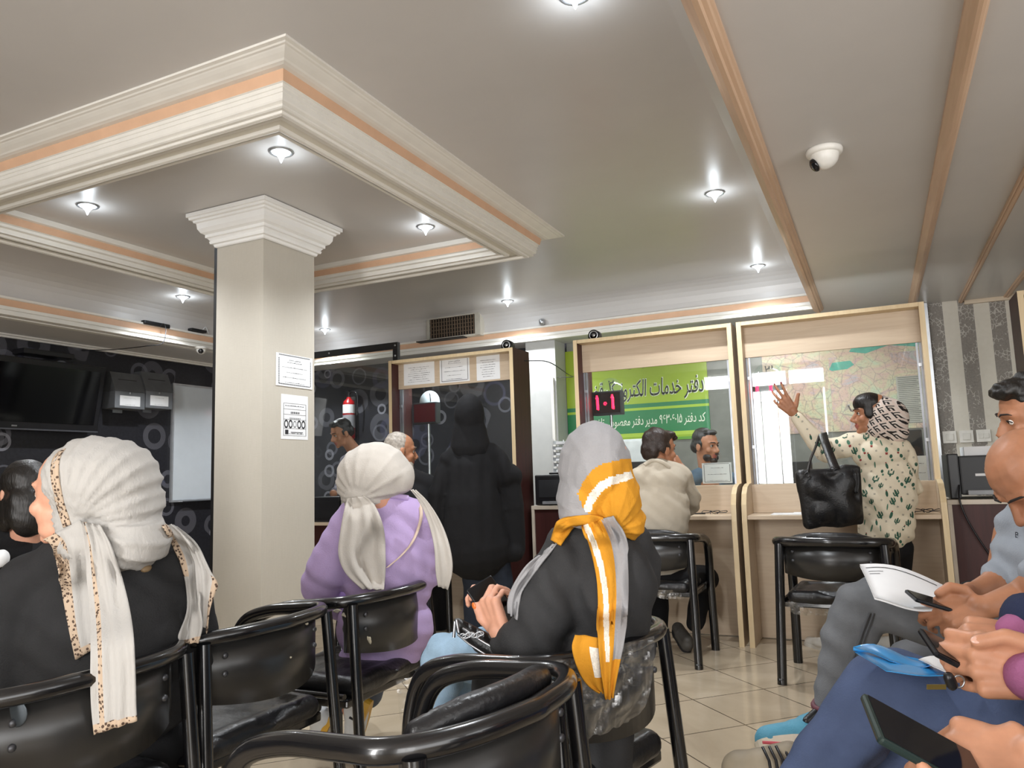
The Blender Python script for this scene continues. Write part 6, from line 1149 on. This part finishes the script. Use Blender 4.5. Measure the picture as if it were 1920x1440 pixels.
surf('body', blob(hp+core+hA+hB, .0045, 3), [SK, LIP], pm, lips_pred(L, 1.05)); face_bits(pm, L, A, 1.05)
HP = [((0, -.03, .055), (.084, .092, .078)), ((0, .04, .095), (.064, .05, .028)), ((0, -.075, -.01), (.07, .05, .07)), ((-.070, -.02, .01), (.015, .045, .045)), ((.070, -.02, .01), (.015, .045, .045))]
hairblob(L, A, 1.05, HP, HAIRB, pm); nails(pm, [tB[4]], CU*.6-CF*.6, '#d8ab98', 1.15); nails(pm, [tA[4]], CU*.7-CF*.6, '#d8ab98', 1.15)
surf('pink_cuffs', blob(chain((1908, 1188, 1.17, 38), (1950, 1188, 1.17, 46)), .007, 2), cloth('pink_shirt', '#9d5f86', .08), pm); surf('pink_cuffs', blob(chain((1932, 1270, 1.08, 45), (1990, 1270, 1.06, 56)), .007, 2), MT['pink_shirt'], pm)
surf('navy_jacket', blob(chw([P(1944, 1172, 1.18), V3(.31, 1.54, .79), V3(.42, 1.63, .735), V3(.54, 1.65, .97)], [.05, .058, .065, .08])+chw([P(2005, 1262, 1.05), V3(.30, 1.28, .745), V3(.41, 1.22, .715), V3(.54, 1.27, .97)], [.049, .058, .065, .08])+[E((.575, 1.47, .76), (.14, .20, .26)), E((.57, 1.47, .60), (.15, .19, .16))]+chw([V3(.54, 1.62, .985), V3(.56, 1.46, 1.01), V3(.54, 1.30, .985)], [.075, .085, .075]), .010, 5, folds(.006, 60, CR, 3)), NAVJ, pm)
surf('navy_trousers', blob([C((.53, 1.56, .50), .12, P(1850, 1350, 1.35), px(92, 1.35))]+chain((1850, 1350, 1.35, 92), (1690, 1285, 1.45, 66), (1650, 1290, 1.47, 62), (1600, 1370, 1.47, 68), (1545, 1430, 1.46, 62), (1505, 1475, 1.45, 52))+[C((.53, 1.42, .50), .12, P(1780, 1420, 1.48), px(70, 1.48))]+chain((1780, 1420, 1.48, 70), (1690, 1430, 1.52, 58), (1680, 1540, 1.55, 55)), .010, 5, plus(folds(.011, 80, CR*.6-CU*.7, 97, 3.5, 5), lambda v, n: .004*wob(v, 22, 6))), NAVY, pm)
surf('sock', blob(chain((1512, 1462, 1.50, 36), (1490, 1462, 1.52, 34)), .007, 2), PAPER, pm)
s_ = shoe('shoe', P(1500, 1486, 1.50), P(1372, 1462, 1.56), .075, .10, mat('shoe_taupe', '#8a7f6c', .6, var=.2), mat('shoe_taupe_sole', '#4f493f', .7), pm, CU*.95+CF*.3); m = MB()
for k in range(4): a_ = P(1446+13*k, 1438-1*k, 1.475); m.tube([a_-CU*.012, a_+CU*.006+CF*.012, a_+CF*.05+CU*.014], .003, 6)
m.build('laces', BLACK, s_)
phone('black phone in both hands of the man with pink cuffs', P(1806, 1238, 1.17), -CR*.88+CU*.45, CF*.95+CU*.32, .128, .068)
fo = thing('plastic_folder', 'blue translucent plastic folder on the navy trousers', 'folder', P(1680, 1240, 1.38)); BLUF = mat('folder_blue', '#2f8fd0', .25, var=.06, spec=.6); 
sheetgrid('lower_cover', '', ((1602, 1222, 1.46), (1740, 1240, 1.40), (1790, 1266, 1.24), (1662, 1260, 1.28)), BLUF, '', .004, 10, .0015, None, fo); sheetgrid('upper_cover', '', ((1600, 1213, 1.46), (1722, 1238, 1.41), (1760, 1246, 1.30), (1668, 1244, 1.34)), BLUF, '', .010, 10, .0015, None, fo); MB().tube([P(1600, 1216, 1.46), P(1722, 1239, 1.41)], .004, 8).build('spine', BLUF, fo)
tag(sheetgrid('paper_slip', '', ((1722, 1236, 1.36), (1800, 1234, 1.34), (1800, 1262, 1.22), (1750, 1252, 1.26)), PAPER, '', .004, 8, .001), 'white paper slip sticking out of the blue folder under the hands', 'paper')
kt = thing('car_key', 'black car key with a brass blade held over the navy trousers', 'key', P(1780, 1278, 1.12)); surf('fob', blob(chain((1779, 1270, 1.12, 11), (1785, 1284, 1.12, 11)), .004, 2), BLACK, kt); MB().box((-.015, -.0035, -.001), (.013, .0035, .001), mtx=Matrix.Translation(Vector(P(1757, 1288, 1.12))) @ Matrix(((CR[0], CU[0], -CF[0]), (CR[1], CU[1], -CF[1]), (CR[2], CU[2], -CF[2]))).to_4x4()).build('blade', mat('brass', '#b09a5a', .3, .8), kt)
MB().tube([P(1797, 1278, 1.12)+CR*.009*math.cos(t)+CU*.009*math.sin(t) for t in np.linspace(0, 6.28, 14)], .0014, 6).build('ring', STEEL, kt)
# ------------------------------------------------------------------ nearest man: hands with a phone
d = .86
pn = person('nearest man at the bottom right corner, only his hands and phone showing', 1850, 1420, d)
wA, wB = P(1982, 1436, .86), P(2060, 1645, .80)
hA, LA, tA = hand(wA, -CR*.80-CU*.08+CF*.5, CU*.72-CR*.10-CF*.55, 1, ((58, 78, 45), (60, 78, 45), (62, 76, 44), (64, 74, 42)), ((.030, .036, .002), (.018, .062, .004), (-.004, .08, .0)), 1.06)
hB, LB, tB = hand(wB, -CR*.92+CU*.38+CF*.06, -CF*.72-CU*.68, 1, ((2, 8, 6), (8, 14, 10), (14, 20, 12), (18, 24, 14)), ((.034, .034, -.01), (.05, .06, -.03), (.05, .085, -.045)), 1.06, .5)
hp, L, A = head((.47, .88, 1.17), (-1, .05, -.5), (-.4, 0, 1), 1.05, (.56, .88, 1.0))
core = chw([wA, V3(.27, 1.10, .705), V3(.42, 1.13, .67), V3(.56, 1.07, .95)], [.026, .036, .042, .05])+chw([wB, V3(.28, .90, .625), V3(.42, .73, .63), V3(.56, .70, .95)], [.026, .036, .042, .05])+chw([V3(.56, .88, 1.0), V3(.59, .89, .75), V3(.55, .9, .5)], [.06, .1, .1])+chw([V3(.56, 1.07, .95), V3(.57, .88, .97), V3(.56, .70, .95)], [.05, .06, .05])+chw([V3(.54, .80, .48), V3(.08, .76, .52), V3(.06, .76, .1)], [.06, .045, .035])+chw([V3(.54, .98, .48), V3(.12, .98, .50), V3(.10, .98, .1)], [.06, .045, .035])
surf('body', blob(hp+core+hA+hB, .0042, 3), [SK, LIP], pn, lips_pred(L, 1.05)); face_bits(pn, L, A, 1.05); hairblob(L, A, 1.05, HP, HAIRD, pn)
surf('trousers', blob(chw([V3(.54, .80, .48), V3(.08, .76, .52), V3(.06, .76, .08)], [.10, .075, .055])+chw([V3(.54, .98, .48), V3(.12, .98, .50), V3(.10, .98, .08)], [.10, .075, .055])+[E((.55, .89, .48), (.14, .19, .12))], .012, 3), DKJEAN, pn)
for y_ in (.76, .98): shoe('shoe', (.12 if y_ < .9 else .16, y_, .004), (-.16 if y_ < .9 else -.12, y_, .004), .09, .095, BLACK, DARK, pn); nails(pn, [tB[0]], -CF*.5+CU*.5, '#e0b09a', 1.1)
surf('dark_top', blob(chw([V3(.36, 1.125, .69), V3(.42, 1.135, .68), V3(.56, 1.07, .95)], [.055, .062, .08])+chw([V3(.34, .83, .63), V3(.42, .73, .635), V3(.56, .70, .95)], [.055, .062, .08])+[E((.60, .89, .75), (.14, .20, .26)), E((.59, .89, .58), (.15, .19, .16))]+chw([V3(.56, 1.05, .965), V3(.58, .88, .99), V3(.56, .72, .965)], [.075, .085, .075]), .010, 4), BLKC, pn)
phone('large phone with a glossy reflecting screen held low in the bottom right corner', P(1736, 1402, .86), -CR*.87+CU*.48, CF*.92+CU*.38, .145, .074, .010, '#12131a', '#2c3a38')
# ================================================================== LIGHT
def area(name, loc, aim, sx, sy, power, col):
    l = bpy.data.lights.new(name, 'AREA'); l.shape = 'RECTANGLE'; l.size = sx; l.size_y = sy; l.energy = power; l.color = col; o = bpy.data.objects.new(name, l); COL.objects.link(o)
    o.location = Vector(loc); o.rotation_euler = Vector(aim).to_track_quat('-Z', 'Y').to_euler(); return o
DAY = (1., .985, .97)
area('daylight_transoms', (-1.62, YF-.07, 2.52), (0, 1, 0), 1.95, .24, 45, DAY)
area('daylight_door', (-1.55, YF-.07, 1.2), (0, 1, 0), .56, 2.25, 130, DAY)
area('daylight_slot', (-.69, YF-.07, 1.2), (0, 1, 0), .05, 2.25, 8, DAY)
area('added_front_daylight', (1.67, YF-.07, 1.35), (-.25, 1, 0), 1.8, 2.5, 105, DAY)  # added lamp for brightness, in an unseen, invented front window
area('added_right_daylight', (XR+.13, -.2, 1.5), (-1, .1, .05), 4.6, 1.6, 85, DAY)  # added to brighten the room from an invented opening in the right wall
for (x, z) in BAT: area('batten_lamp', (x, 5.40, z), (0, .75, -.6), .8, .04, 9, (.9, .96, 1.))
for i, (x, y, z, p) in enumerate(LPOS):
    l = bpy.data.lights.new('downlight_lamp', 'SPOT'); l.energy = 85*p; l.color = (.92, .96, 1.); l.shadow_soft_size = .03; l.spot_size = 2.4; l.spot_blend = .8; o = bpy.data.objects.new('downlight_lamp', l); COL.objects.link(o); o.location = (x, y, z)
    l = bpy.data.lights.new('crystal_lamp', 'POINT'); l.energy = 1.2*p; l.color = (.84, .93, 1.); l.shadow_soft_size = .03; o = bpy.data.objects.new('crystal_lamp', l); COL.objects.link(o); o.location = (x, y, z+.0)
w = bpy.data.worlds.new('sky'); SC.world = w; w.use_nodes = True; bg = w.node_tree.nodes['Background']; bg.inputs[0].default_value = (.92, .96, 1., 1); bg.inputs[1].default_value = 1.0
SC.view_settings.view_transform = 'Standard'; SC.view_settings.look = 'None'; SC.view_settings.gamma = 1; SC.view_settings.use_curve_mapping = False; SC.view_settings.exposure = 0.
SC.cycles.max_bounces = 8; SC.cycles.transparent_max_bounces = 24; SC.cycles.use_denoising = True; SC.cycles.caustics_reflective = False; SC.cycles.caustics_refractive = False; SC.cycles.sample_clamp_indirect = 6
